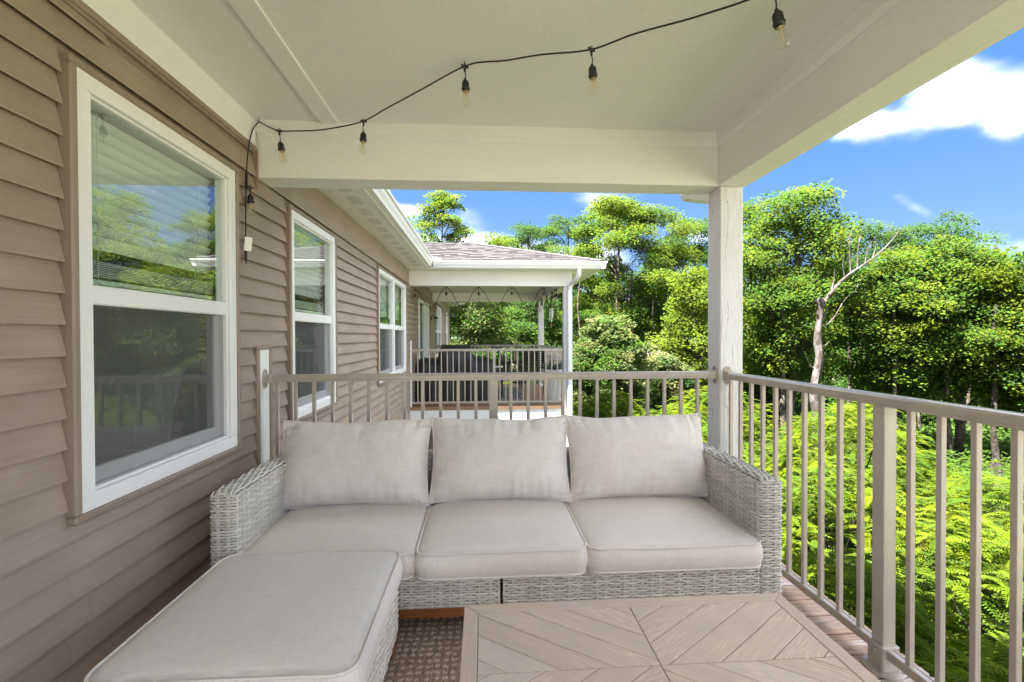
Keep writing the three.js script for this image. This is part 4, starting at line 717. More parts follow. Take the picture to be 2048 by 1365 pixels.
// ---------------------------------------------------------------- the neighbour's porch
{
  const p = thing('neighbour_porch', 'white neighbouring porch with hipped shingle roof beyond our railing', 'porch');
  const ZN = -8.40, ZF = -12.45, G = -8.06, GF = -12.86, XR = 1.648, XE = 2.06;
  part(p, 'beam', cbox(WX - 0.012, XR, 2.222, 2.500, ZN - 0.17, ZN, 0.004, 'x'), M.whiteBoard);
  part(p, 'beam', cbox(WX - 0.012, XR, 2.222, 2.500, ZF, ZF + 0.17, 0.004, 'x'), M.whiteBoard);
  part(p, 'beam', cbox(XR - 0.17, XR - 0.002, 2.224, 2.498, ZF + 0.171, ZN - 0.171, 0.004, 'z'), M.whiteBoard);
  part(p, 'ceiling_panel', cbox(WX, XR - 0.172, 2.46, 2.475, ZF + 0.171, ZN - 0.171, 0.001, 'z'), M.ceiling);
  for (const z of [ZN - 0.163, ZF + 0.018]) part(p, 'post', cbox(1.495, 1.640, -3.4, 2.221, z, z + 0.145, 0.005, 'y'), M.post);
  // eaves: soffit, fascia, gutter on two sides
  part(p, 'soffit', cbox(WX - 0.0, XE, 2.502, 2.514, ZN - 0.01, G - 0.03, 0.001, 'x'), M.whiteMetal);
  part(p, 'soffit', cbox(XR - 0.01, XE, 2.5025, 2.5145, GF, ZN - 0.012, 0.001, 'z'), M.whiteMetal);
  for (let i = 0; i < 9; i++) part(p, 'soffit_vent', cbox(1.78, 1.92, 2.499, 2.5022, ZN - 0.3 - i * 0.42, ZN - 0.06 - i * 0.42, 0.0008, 'z'), M.vent);
  part(p, 'fascia', cbox(-0.97, XE, 2.488, 2.62, G - 0.03, G - 0.005, 0.002, 'x'), M.whiteMetal);
  part(p, 'fascia', cbox(XE, XE + 0.025, 2.488, 2.62, GF, G - 0.005, 0.002, 'z'), M.whiteMetal);
  const gp = o => [[0, 0.12], [0, 0], [0.055, 0], [0.068, 0.03], [0.088, 0.06], [0.094, 0.092], [0.112, 0.098], [0.112, 0.125], [0.104, 0.125], [0.100, 0.108], [0.086, 0.104], [0.006, 0.008]].map(([a, b]) => [o + a, 2.492 + b]);
  part(p, 'gutter', sweep(gp(G - 0.004), 'x', -0.86, XE + 0.12), M.whiteMetal);
  part(p, 'gutter', sweep(gp(XE + 0.026), 'z', GF, G + 0.10), M.whiteMetal);
  part(p, 'gutter_end', bar(-0.80, 2.622, G + 0.02, 0.16, 0.075, 0.12, 0.012, 'x'), M.whiteMetal);
  // roof: rows of shingle tabs laid over the hip
  const yb = 2.628, zc = (G + GF) / 2, half = G + 0.07 - zc, rise = 0.80, P = [], C = [], U = [], rr = rng(71);
  const tabs = (x0f, x1f, dep, fn) => {                        // rows up the slope; fn(x, t) -> point, t = 0 at the eave, 1 at the ridge
    const rows = 21;
    for (let r = 0; r < rows; r++) {
      const t0 = r / rows, t1 = (r + 1.25) / rows; let x = x0f(t0) - rr() * 0.2;
      while (x < x1f(t0)) {
        const w = 0.08 + rr() * 0.16, a = Math.max(x, x0f(t0)), b = Math.min(x + w, x1f(t0)); x += w; if (b - a < 0.01) continue;
        const lift = 0.004 + 0.007 * (rr() < 0.45 ? 1 : 0) + rr() * 0.002, tt = t0 - (rr() < 0.4 ? 0.006 : 0), hi = Math.min(1, t1);
        const a1 = Math.max(a, x0f(hi)), b1 = Math.min(b, x1f(hi)); if (b1 <= a1) { /* tab runs into the hip */ }
        const A = fn(a, tt, lift), B = fn(b, tt, lift), D = fn(Math.min(Math.max(a, x0f(hi)), x1f(hi)), hi, 0.001), E = fn(Math.max(Math.min(b, x1f(hi)), x0f(hi)), hi, 0.001), A0 = fn(a, tt, 0), B0 = fn(b, tt, 0);
        const k = 0.30 + 0.22 * rr(), v = rr() < 0.3 ? 1.05 : 0.98, col = [k, k * 0.95, k * 0.94 * v];
        for (const q of [A, B, E, A, E, D, A0, B0, B, A0, B, A]) { P.push(...q); C.push(...col); U.push(q[0] + q[2] * 0.3, q[1] * 2 + q[2]); }
      }
    }
  };
  const X1 = XE + 0.07, lim = t => X1 - half * t;
  tabs(() => WX - 1.6, lim, 0, (x, t, l) => [x, yb + rise * t + l, lerp(G + 0.07, zc, t) + l * 0.3]);
  tabs(() => WX - 1.6, lim, 0, (x, t, l) => [x, yb + rise * t + l, lerp(GF - 0.07, zc, t) - l * 0.3]);
  tabs(t => lerp(GF - 0.07, zc, t), t => lerp(G + 0.07, zc, t), 0, (z, t, l) => [lim(t) + l * 0.3, yb + rise * t + l, z]);
  const g = new THREE.BufferGeometry(); g.setAttribute('position', new THREE.Float32BufferAttribute(P, 3)); g.setAttribute('color', new THREE.Float32BufferAttribute(C, 3)); g.setAttribute('uv', new THREE.Float32BufferAttribute(U, 2)); g.computeVertexNormals();
  M.shingle.side = THREE.DoubleSide;
  const deckG = new THREE.BufferGeometry(), A = [WX - 1.6, yb - 0.006, G + 0.06], B = [X1 - 0.01, yb - 0.006, G + 0.06], Cc = [X1 - 0.01, yb - 0.006, GF - 0.06], D = [WX - 1.6, yb - 0.006, GF - 0.06], E = [WX - 1.6, yb + rise - 0.006, zc], F = [X1 - half, yb + rise - 0.006, zc], PP = [A, F, E, A, B, F, B, Cc, F, Cc, D, F, D, E, F, A, Cc, B, A, D, Cc];
  deckG.setAttribute('position', new THREE.Float32BufferAttribute(PP.flat(), 3)); deckG.setAttribute('uv', new THREE.Float32BufferAttribute(PP.flatMap(q => [q[0], q[2]]), 2)); deckG.computeVertexNormals();
  const roof = part(p, 'roof', deckG, mat({ color: rgb(0.12, 0.11, 0.115), roughness: 0.95 })); part(roof, 'shingles', g, M.shingle, 'stuff');
  const cap = [[lim(0), yb + 0.012, G + 0.07], [lim(1), yb + rise + 0.014, zc]], capG = []; for (let i = 0; i < 15; i++) { const a = i / 15, b = (i + 1.15) / 15, q = (t, l) => [lerp(cap[0][0], cap[1][0], t), lerp(cap[0][1], cap[1][1], t) + l, lerp(cap[0][2], cap[1][2], t)]; const u = q(a, 0.012), w = q(Math.min(1, b), 0.004), o = 0.09; const gg = new THREE.BufferGeometry(); gg.setAttribute('position', new THREE.Float32BufferAttribute([u[0] - o, u[1] - 0.016, u[2] + o * 0.2, u[0], u[1], u[2], w[0], w[1], w[2], u[0] - o, u[1] - 0.016, u[2] + o * 0.2, w[0], w[1], w[2], w[0] - o, w[1] - 0.016, w[2] + o * 0.2, u[0], u[1], u[2], u[0] + o * 0.2, u[1] - 0.016, u[2] - o, w[0] + o * 0.2, w[1] - 0.016, w[2] - o, u[0], u[1], u[2], w[0] + o * 0.2, w[1] - 0.016, w[2] - o, w[0], w[1], w[2]], 3)); gg.computeVertexNormals(); gg.setAttribute('uv', new THREE.Float32BufferAttribute(new Float32Array(24), 2)); capG.push(gg); }
  part(roof, 'hip_cap', join(capG), mat({ color: rgb(0.06, 0.056, 0.056), roughness: 0.95, side: THREE.DoubleSide }));
  // downspout: out of the gutter, back to the post, down
  part(p, 'downspout', join([tube([[1.70, 2.50, G + 0.045], [1.70, 2.40, G + 0.04], [1.68, 2.33, G - 0.05], [1.62, 2.24, ZN + 0.02], [1.60, 2.15, ZN + 0.045]], 0.045, 20, 4), cbox(1.556, 1.640, -2.6, 2.16, ZN + 0.006, ZN + 0.075, 0.012, 'y')]), M.whiteMetal);
  // floor, rim board and white skirt
  const dk = thing('neighbour_deck', 'neighbouring deck floor with orange-brown edge and white skirt board', 'deck');
  for (let k = 0, z = ZF; z < ZN - 0.14; z += 0.1405, k++) part(dk, 'deck_board', cbox(WX, 1.49, -0.03, rr() * 0.002, z, z + 0.135, 0.004, 'x'), M.deckFar || (M.deckFar = mat({ color: rgb(0.30, 0.185, 0.105), map: rep(T.mottle, 0.7, 0.7), roughness: 0.6 })));
  part(dk, 'edge_board', cbox(WX, 1.493, -0.052, 0.003, ZN - 0.125, ZN + 0.012, 0.004, 'x'), M.deckFar);
  part(dk, 'skirt_board', cbox(WX, 1.493, -0.300, -0.053, ZN - 0.04, ZN, 0.003, 'x'), M.whiteBoard);
  part(dk, 'skirt_board', cbox(XR - 0.04, XR, -0.300, -0.035, ZF, ZN - 0.17, 0.003, 'z'), M.whiteBoard);
  part(dk, 'support_post', cbox(1.30, 1.44, -3.4, -0.301, ZF + 0.1, ZF + 0.24, 0.004, 'y'), M.whiteBoard);
  // railings
  const mini = (label, pts, posts, end) => {
    const r = thing('deck_railing', label, 'railing', 'deck railings'), [a, b] = pts, alongX = a[2] === b[2], L = alongX ? b[0] - a[0] : b[2] - a[2], n = Math.round(Math.abs(L) / S);
    const ax = alongX ? 'x' : 'z', s0 = alongX ? a[0] : a[2], s1 = alongX ? b[0] : b[2], o = alongX ? a[2] : a[0];
    part(r, 'top_rail', sweep(railProfile(o, 1.067), ax, s0, s1), M.railMetal); part(r, 'bottom_rail', sweep(footProfile(o), ax, s0, s1), M.railMetal);
    const g = alongX ? cbox(-0.0098, 0.0098, 0.09, 1.024, o - 0.0098, o + 0.0098, 0.0015, 'y') : cbox(o - 0.0098, o + 0.0098, 0.09, 1.024, -0.0098, 0.0098, 0.0015, 'y');
    for (let i = 1; i < n; i++) { if (posts.includes(i)) { alongX ? railPost(r, lerp(s0, s1, i / n), o) : railPost(r, o, lerp(s0, s1, i / n)); continue; } const m = part(r, 'baluster', g, M.railMetal); m.position[ax] = lerp(s0, s1, i / n); }
    if (end) part(r, 'end_post', cbox(WX + 0.0, WX + 0.028, -0.3, 1.22, o - 0.03, o + 0.03, 0.003, 'y'), M.whiteBoard);
  };
  mini('taupe railing along the near edge of the neighbouring porch', [[WX + 0.03, 0, -8.46], [1.49, 0, -8.46]], [14], true);
  mini('taupe railing along the far edge of the neighbouring porch', [[WX + 0.03, 0, -12.36], [1.49, 0, -12.36]], [13], false);
  mini('taupe railing along the outer side of the neighbouring porch', [[1.56, 0, -12.30], [1.56, 0, -8.57]], [17], false);
}
// string lights of the neighbouring porch
{
  const V = (x, y, z) => new THREE.Vector3(x, y, z);
  const run = (label, hooks, drop) => {
    const t = thing('string_lights', label, 'string lights', 'porch string lights'), pts = [];
    hooks.forEach((h, i) => { pts.push(h); if (hooks[i + 1]) { const n = hooks[i + 1], m = h.clone().lerp(n, 0.5); pts.push(h.clone().lerp(n, 0.16).add(V(0, -drop * 0.22, 0)), h.clone().lerp(n, 0.32).add(V(0, -drop * 0.72, 0)), m.add(V(0, -drop, 0)), h.clone().lerp(n, 0.68).add(V(0, -drop * 0.72, 0)), h.clone().lerp(n, 0.84).add(V(0, -drop * 0.22, 0))); } });
    part(t, 'cord', tube(pts, 0.006, 160, 5), M.cord); hooks.forEach((h, i) => lampDrop(t, h.clone(), 0.05, 0.04 * ((i % 3) - 1), 0, 0, 1.25));
  };
  run('black string lights looped along the near beam of the neighbouring porch', [V(-1.27, 2.17, -8.62), V(-0.69, 2.212, -8.62), V(-0.086, 2.214, -8.62), V(0.544, 2.214, -8.62), V(1.15, 2.214, -8.62), V(1.40, 2.20, -8.9)], 0.36);
  run('black string lights looped along the far beam of the neighbouring porch', [V(-1.24, 2.17, -12.2), V(-0.64, 2.21, -12.22), V(-0.11, 2.212, -12.22), V(0.53, 2.212, -12.22), V(1.16, 2.212, -12.22)], 0.34);
  run('black string lights looped along the outer beam of the neighbouring porch', [V(1.44, 2.21, -12.0), V(1.44, 2.21, -11.2), V(1.44, 2.21, -10.3), V(1.44, 2.21, -9.5), V(1.44, 2.21, -8.9)], 0.3);
}
// grill under its black cover: a tall hood between two lower side shelves
{
  const t = thing('covered_grill', 'barbecue grill under a black cover behind the neighbouring railing', 'grill'), prof = (y, z) => 0;
  const nx = 64, ny = 30, P = [], I = [], U = [];
  const outline = s => { const hump = smooth(-0.92, -0.84, s) * (1 - smooth(-0.27, -0.19, s)); return lerp(0.885 - 0.02 * Math.sin(s * 5), 1.128, hump) - 0.05 * smooth(-1.18, -1.30, s) - 0.05 * smooth(0.08, 0.19, s); };
  for (const sgn of [1, -1]) { const k = P.length / 3; for (let j = 0; j <= ny; j++) for (let i = 0; i <= nx; i++) { const s = lerp(-1.30, 0.19, i / nx), v = j / ny, top = outline(s), y = 0.05 + (top - 0.05) * v, fold = 0.05 * (fbm3(s * 7, y * 1.3, sgn * 3, 4, 2) - 0.5) * (1.1 - v * 0.6) + 0.018 * Math.sin(s * 26 + 3 * noise3(s * 2, y * 2, 1)) * (1 - v); const dep = (0.30 + 0.02 * (1 - v)) * Math.sqrt(Math.max(0, 1 - Math.pow(v, 9))); P.push(s + 0.02 * (noise3(s * 4, y * 5, 8) - 0.5), y - 0.03 * (1 - v) * noise3(s * 6, 2, 3), -9.28 + sgn * (dep + fold * (v < 0.98 ? 1 : 0))); U.push(s, y); } for (let j = 0; j < ny; j++) for (let i = 0; i < nx; i++) { const a = k + j * (nx + 1) + i, b = a + 1, c = a + nx + 1, d = c + 1; sgn > 0 ? I.push(a, b, d, a, d, c) : I.push(a, d, b, a, c, d); } }
  const half = (nx + 1) * (ny + 1); for (const i of [0, nx]) for (let j = 0; j < ny; j++) { const a = j * (nx + 1) + i, c = a + nx + 1, b = a + half, d = c + half; I.push(a, c, b, b, c, d); }
  const g = new THREE.BufferGeometry(); g.setAttribute('position', new THREE.Float32BufferAttribute(P, 3)); g.setAttribute('uv', new THREE.Float32BufferAttribute(U, 2)); g.setIndex(I); g.computeVertexNormals();
  M.coverBlack.side = THREE.DoubleSide; part(t, 'cover', g, M.coverBlack);
  for (const x of [-1.12, 0.02]) for (const z of [-9.06, -9.5]) { const w = part(t, 'caster', new THREE.CylinderGeometry(0.035, 0.035, 0.03, 14).rotateZ(Math.PI / 2).translate(x, 0.037, z), M.blackMetal); part(w, 'fork', cbox(x - 0.02, x + 0.02, 0.04, 0.10, z - 0.012, z + 0.012, 0.002), M.blackMetal); }
}
// patio chairs: black woven back and seat on a metal frame
{
  const make = (x, z, turn, label) => {
    const t = thing('patio_chair', label, 'chair', 'black chairs on the neighbouring porch', [x, 0.01, z]); t.rotation.y = turn;
    for (const sx of [-1, 1]) { part(t, 'leg', tube([[sx * 0.24, 0, 0.24], [sx * 0.25, 0.3, 0.22], [sx * 0.25, 0.62, 0.20]], 0.013, 8, 6), M.blackMetal); part(t, 'leg', tube([[sx * 0.23, 0, -0.26], [sx * 0.24, 0.4, -0.20], [sx * 0.235, 0.7, -0.25], [sx * 0.225, 0.98, -0.32]], 0.013, 12, 6), M.blackMetal); part(t, 'arm', tube([[sx * 0.25, 0.62, 0.20], [sx * 0.265, 0.645, 0.1], [sx * 0.255, 0.64, -0.24]], 0.018, 10, 6), M.blackMetal); }
    const seat = [], bk = []; for (let i = 0; i < 9; i++) { seat.push(cbox(-0.235, 0.235, 0.425, 0.431, -0.2 + i * 0.047, -0.165 + i * 0.047, 0.001)); seat.push(cbox(-0.23 + i * 0.052, -0.196 + i * 0.052, 0.432, 0.437, -0.2, 0.22, 0.001)); }
    for (let i = 0; i < 10; i++) bk.push(cbox(-0.225, 0.225, 0.475 + i * 0.052, 0.508 + i * 0.052, -0.003, 0.003, 0.001)); for (let i = 0; i < 8; i++) bk.push(cbox(-0.222 + i * 0.058, -0.184 + i * 0.058, 0.47, 0.99, 0.0032, 0.008, 0.001));
    const b = join(bk); b.translate(0, -0.47, 0); b.rotateX(-0.2); b.translate(0, 0.47, -0.215); part(t, 'seat', join(seat), M.blackMetal); part(t, 'backrest', b, M.blackMetal); part(t, 'top_bar', tube([[-0.225, 0.98, -0.32], [0, 1.0, -0.325], [0.225, 0.98, -0.32]], 0.014, 10, 6), M.blackMetal);
  };
  make(1.12, -10.25, 3.05, 'black woven patio chair with its back to us, beside the planter'); make(0.68, -11.2, 1.4, 'black woven patio chair seen side-on at the far side of the neighbouring porch');
}
// small table, planter, mat, chime, wall lantern
{
  const t = thing('side_table', 'small pale side table next to the covered grill', 'table', null, [0.28, 0.004, -9.62]);
  part(t, 'top', cbox(-0.13, 0.13, 0.64, 0.662, -0.16, 0.16, 0.004), M.planter); part(t, 'shelf', cbox(-0.11, 0.11, 0.42, 0.60, -0.13, 0.13, 0.004), M.blackMetal); for (const [x, z] of [[-0.11, -0.14], [0.11, -0.14], [-0.11, 0.14], [0.11, 0.14]]) part(t, 'leg', cbox(x - 0.012, x + 0.012, 0, 0.639, z - 0.012, z + 0.012, 0.002), M.blackMetal);
}
{
  const t = thing('planter', 'tall white tapered planter with blue-green succulents by the neighbouring post', 'planter', null, [1.37, 0.004, -8.95]);
  const ring = (r, y) => [r, y], g = new THREE.LatheGeometry([[0.0, 0.0], [0.155, 0.0], [0.16, 0.03], [0.145, 0.035], [0.215, 0.60], [0.225, 0.605], [0.225, 0.64], [0.205, 0.64], [0.195, 0.58], [0, 0.58]].map(q => new THREE.Vector2(...q)), 8).toNonIndexed(); g.computeVertexNormals(); part(t, 'pot', g, M.planter);
  const rr = rng(81), L = []; for (let i = 0; i < 60; i++) { const a = rr() * 6.28, r = 0.04 + rr() * 0.17, h = 0.10 + rr() * 0.22, lf = new THREE.ConeGeometry(0.02 + rr() * 0.02, h, 5); lf.scale(1, 1, 0.4); lf.translate(0, h / 2, 0); lf.rotateX(0.3 + rr() * 0.7); lf.rotateY(a); lf.translate(Math.sin(a) * r * 0.7, 0.58, Math.cos(a) * r * 0.7); L.push(lf); }
  part(t, 'leaves', join(L), mat({ color: rgb(0.07, 0.12, 0.10), roughness: 0.7 })); const F = []; for (let i = 0; i < 16; i++) { const a = rr() * 6.28, r = rr() * 0.12, s = new THREE.IcosahedronGeometry(0.025 + rr() * 0.02, 0); s.translate(Math.sin(a) * r, 0.78 + rr() * 0.17, Math.cos(a) * r); F.push(s); } part(t, 'plumes', join(F), mat({ color: rgb(0.55, 0.53, 0.50), roughness: 0.9 }));
}
{ const t = thing('mat', 'grey flecked mat on the neighbouring deck beyond the grill', 'rug'); part(t, 'weave', cbox(0.16, 0.86, 0.003, 0.010, -11.4, -9.35, 0.002), M.flecked); }
{
  const t = thing('wind_chime', 'wind chime of silver tubes hanging beside the neighbouring post', 'wind chime', null, [1.40, 1.90, -9.35]);
  part(t, 'cord', new THREE.CylinderGeometry(0.002, 0.002, 0.56, 5).translate(0, 0.28, 0), M.cord); part(t, 'disc', new THREE.CylinderGeometry(0.05, 0.05, 0.015, 16), M.teak);
  for (let i = 0; i < 5; i++) { const a = i * 1.257, h = 0.2 + i * 0.02; part(t, 'tube', new THREE.CylinderGeometry(0.008, 0.008, h, 8).translate(Math.cos(a) * 0.035, -0.03 - h / 2, Math.sin(a) * 0.035), M.whiteMetal); } part(t, 'sail', new THREE.CylinderGeometry(0.025, 0.02, 0.07, 10).translate(0, -0.38, 0), M.teak);
}
{
  const t = thing('wall_lantern', 'small black wall lantern beside the neighbouring door', 'lantern', null, [WX + 0.002, 1.77, -11.86]);
  part(t, 'plate', cbox(0, 0.02, -0.06, 0.06, -0.05, 0.05, 0.004), M.blackMetal); part(t, 'arm', tube([[0.01, 0.02, 0], [0.07, 0.06, 0], [0.12, 0.04, 0], [0.12, 0.0, 0]], 0.009, 12, 6), M.blackMetal);
  part(t, 'shade', lathe([[0, 0.04], [0.02, 0.03], [0.075, -0.01], [0.07, -0.02], [0, -0.015]], 14).translate(0.12, 0, 0), M.blackMetal); part(t, 'glass', lathe([[0.05, -0.02], [0.045, -0.14], [0, -0.15]], 12).translate(0.12, 0, 0), M.bulbGlass);
}
// ---------------------------------------------------------------- foliage
// a leafy spray about a metre across: many small leaves in a loose flat fan
function sprayGeo(seed, n, R, leaf, up = 0.35) {
  const rr = rng(seed), P = [], N = [];
  for (let i = 0; i < n; i++) {
    const a = rr() * 6.2832, r = R * Math.sqrt(rr()), c = new THREE.Vector3(Math.cos(a) * r, (rr() - 0.5) * R * up - 0.18 * r * r / R, Math.sin(a) * r);
    const L = leaf * (0.7 + rr() * 0.6), W = L * (0.36 + rr() * 0.14), nrm = new THREE.Vector3((rr() - 0.5) * 1.5, 0.75 + rr() * 0.4, (rr() - 0.5) * 1.5).normalize(), d = new THREE.Vector3(Math.cos(a + (rr() - 0.5) * 2.4), -0.35 * rr(), Math.sin(a + (rr() - 0.5) * 2.4)); d.addScaledVector(nrm, -d.dot(nrm)).normalize();
    const s = new THREE.Vector3().crossVectors(nrm, d).multiplyScalar(W), t = c.clone().addScaledVector(d, L), m = c.clone().addScaledVector(d, L * 0.42).addScaledVector(nrm, -0.12 * L), A = m.clone().add(s).addScaledVector(nrm, 0.1 * L), B = m.clone().sub(s).addScaledVector(nrm, 0.1 * L);
    for (const q of [c, A, t, c, t, B]) P.push(q.x, q.y, q.z);
  }
  const g = new THREE.BufferGeometry(); g.setAttribute('position', new THREE.Float32BufferAttribute(P, 3)); g.computeVertexNormals(); g.setAttribute('uv', new THREE.Float32BufferAttribute(new Float32Array(P.length / 3 * 2), 2)); return g;
}
const SPRAY = [sprayGeo(901, 120, 0.56, 0.088, 0.5), sprayGeo(902, 110, 0.52, 0.095, 0.8), sprayGeo(903, 130, 0.62, 0.085, 0.6)], SMALL = [sprayGeo(905, 90, 0.30, 0.065), sprayGeo(906, 84, 0.28, 0.07, 0.5)];
// a feathered leaf: pairs of narrow leaflets along a drooping stalk
function frondGeo(seed, pairs, L, lf) {
  const rr = rng(seed), P = [], at2 = t => new THREE.Vector3(L * t, 0.10 * L * Math.sin(t * 2.2) - 0.38 * L * t * t, 0.03 * L * Math.sin(t * 5 + seed));
  const leaflet = (b, dir, len, w) => { const up = new THREE.Vector3(0.1 * (rr() - 0.5), 1, 0.3 * (rr() - 0.5)), s = new THREE.Vector3().crossVectors(up, dir).normalize().multiplyScalar(w), tip = b.clone().addScaledVector(dir, len), m1 = b.clone().addScaledVector(dir, len * 0.25), m2 = b.clone().addScaledVector(dir, len * 0.7), dy = new THREE.Vector3(0, 0.12 * len, 0); const a1 = m1.clone().add(s).add(dy), a2 = m2.clone().addScaledVector(s, 0.85).addScaledVector(dy, 0.6), b1 = m1.clone().sub(s).add(dy), b2 = m2.clone().addScaledVector(s, -0.85).addScaledVector(dy, 0.6), c2 = m2.clone(); for (const q of [b, a1, a2, b, a2, c2, c2, a2, tip, b, b2, b1, b, c2, b2, c2, tip, b2]) P.push(q.x, q.y, q.z); };
  for (let i = 0; i < pairs; i++) { const t = 0.16 + 0.8 * i / (pairs - 1), b = at2(t), k = Math.sin(Math.PI * (0.22 + 0.62 * i / (pairs - 1))); for (const sd of [-1, 1]) leaflet(b, new THREE.Vector3(0.42, -0.16 - 0.2 * rr(), sd).normalize(), lf * k * (0.85 + rr() * 0.3), lf * 0.15); }
  leaflet(at2(0.97), new THREE.Vector3(1, -0.6, 0).normalize(), lf * 0.7, lf * 0.14);
  for (let i = 0; i < 5; i++) { const a = at2(i / 5), b = at2((i + 1) / 5), w = 0.0022; for (const q of [[a, 1], [a, -1], [b, -1], [a, 1], [b, -1], [b, 1]]) P.push(q[0].x, q[0].y, q[0].z + q[1] * w); }
  const g = new THREE.BufferGeometry(); g.setAttribute('position', new THREE.Float32BufferAttribute(P, 3)); g.computeVertexNormals(); g.setAttribute('uv', new THREE.Float32BufferAttribute(new Float32Array(P.length / 3 * 2), 2)); return g;
}
const FROND = [frondGeo(921, 13, 0.26, 0.046), frondGeo(922, 14, 0.30, 0.044), frondGeo(923, 11, 0.22, 0.048)];
function leaves(parent, name, geo, m, list) {                  // list of {p, q (quaternion), s, c}
  const im = new THREE.InstancedMesh(geo, m, list.length), M4 = new THREE.Matrix4(), v = new THREE.Vector3();
  list.forEach((e, i) => { im.setMatrixAt(i, M4.compose(e.p, e.q, v.setScalar(e.s))); im.setColorAt(i, e.c); });
  im.name = name; im.castShadow = im.receiveShadow = true; im.userData.kind = 'stuff'; parent.add(im); return im;
}
function limb(pts, r0, r1, seg = 10, rad = 7) {                // a tapering branch with rough sides
  const c = new THREE.CatmullRomCurve3(pts), g = new THREE.TubeGeometry(c, seg, 1, rad, false), p = g.attributes.position, uv = g.attributes.uv, q = new THREE.Vector3(), o = new THREE.Vector3();
  for (let i = 0; i <= seg; i++) { c.getPointAt(i / seg, o); const r = lerp(r0, r1, Math.pow(i / seg, 0.8)); for (let j = 0; j <= rad; j++) { const k = i * (rad + 1) + j; q.fromBufferAttribute(p, k).sub(o); const f = r * (0.74 + 0.52 * noise3(q.x * 3 + o.x, o.y * 2.2, q.z * 3 + o.z)); q.multiplyScalar(f).add(o); p.setXYZ(k, q.x, q.y, q.z); uv.setXY(k, j / rad * Math.max(0.3, r0 * 6.28), i / seg * c.getLength()); } }
  g.computeVertexNormals(); return g;
}
const tint = (rr, spread = 0.22) => { const k = 1 + (rr() - 0.5) * 2 * spread, w = (rr() - 0.5) * 0.3; return new THREE.Color().setRGB(k * (1 + w), k, k * (1 - w * 0.5)); };
// one tree: where it stands (photo column, depth), its crown top and foot, half width, all turned into metres
function tree(o) {
  const rr = rng(o.seed), d = o.d, c = at(o.px, 674, d), gx = c.x, gz = -d, gy = groundY(gx, gz), top = at(o.px, o.top, d).y, bot = o.bot !== undefined ? at(o.px, o.bot, d).y : lerp(gy, top, 0.3), R = o.r / 913 * d, H = top - bot;
  const t = thing(o.name || 'tree', o.label, o.category || 'tree', o.group || 'trees of the wood', [gx, gy, gz]), bark = o.bark || M.barkDark, w0 = o.trunk || 0.05 + R * 0.05;
  const lean = o.lean || 0, topL = new THREE.Vector3(lean * (top - gy), top - gy, (rr() - 0.5) * 0.6), mid = f => new THREE.Vector3(topL.x * f * f + 0.25 * (noise3(f * 3, o.seed, 1) - 0.5), topL.y * f, topL.z * f + 0.25 * (noise3(f * 3, o.seed, 5) - 0.5));
  part(t, 'trunk', limb([0, 0.2, 0.4, 0.6, 0.8, 0.96].map(mid), w0, w0 * 0.16, 14, 9), bark);
  const clumps = [], n = Math.round((o.clumps || 10 + R * 5) * (o.sparse ? 1 : 2.6)), b0 = bot - gy, limbs = [];
  for (let i = 0; i < n; i++) {
    const wild = !o.small && rr() < 0.22, f = clamp((i + 0.3 + (rr() - 0.3) * 1.6) / n, 0, 1.02), prof = Math.pow(Math.sin(Math.PI * clamp(0.10 + 0.82 * f, 0.05, 0.96)), 0.6) * (o.shape ? o.shape(f) : 1), a = i * 2.4 + rr() * 1.6, rad = R * prof * (wild ? 0.95 + rr() * 0.35 : 0.25 + 0.75 * Math.sqrt(rr())), y = b0 + H * (0.02 + 0.96 * f) + (rr() - 0.5) * H * 0.05 + (wild ? 0.02 * H : 0), ax = mid(clamp(y / topL.y));
    const p = new THREE.Vector3(ax.x + Math.cos(a) * rad, y, ax.z + Math.sin(a) * rad), s = R * (wild ? 0.11 + 0.08 * rr() : 0.13 + 0.26 * rr() * rr()) * (0.65 + 0.35 * prof); clumps.push([p, s]);
    if (i % 3 === 0 || o.sparse || wild) { const y1 = Math.max(0.15 * topL.y, y - rad * 0.7 - 0.4), st = mid(clamp(y1 / topL.y)); limbs.push(limb([st, st.clone().lerp(p, 0.5).add(new THREE.Vector3(0, 0.12 * rad, 0)), p], w0 * (0.34 - 0.2 * f), w0 * 0.05, 6, 5)); }
  }
  if (limbs.length) part(t, 'limbs', join(limbs), bark);
  const dens = (o.dens || 1) * 12.5, A = [], B = [], q = new THREE.Quaternion(), e = new THREE.Euler();
  for (const [p, s] of clumps) {
    const k = Math.max(4, Math.round(dens * s * (s * 2.6 + 0.55)));
    for (let i = 0; i < k; i++) {
      const a = rr() * 6.2832, z = rr() * 1.75 - 0.75, rz = Math.sqrt(Math.max(0, 1 - Math.min(1, z * z))), u = 0.35 + 0.8 * Math.sqrt(rr()), pos = new THREE.Vector3(p.x + Math.cos(a) * rz * s * u, p.y + z * s * (o.flat || 0.40) * u, p.z + Math.sin(a) * rz * s * u);
      e.set((rr() - 0.5) * 0.7 + Math.sin(a) * rz * 0.35, rr() * 6.2832, (rr() - 0.5) * 0.7 - Math.cos(a) * rz * 0.35); q.setFromEuler(e);
      (rr() < 0.5 ? A : B).push({ p: pos, q: q.clone(), s: (0.72 + rr() * 0.6) * (o.leaf || 1), c: tint(rr) });
    }
  }
  const G = o.small ? SMALL : SPRAY, v = o.seed % G.length;
  leaves(t, 'crown', G[v], o.mat || M.leafMid, A); leaves(t, 'crown', G[(v + 1) % G.length], o.mat2 || o.mat || M.leafMid, B);
  return t;
}
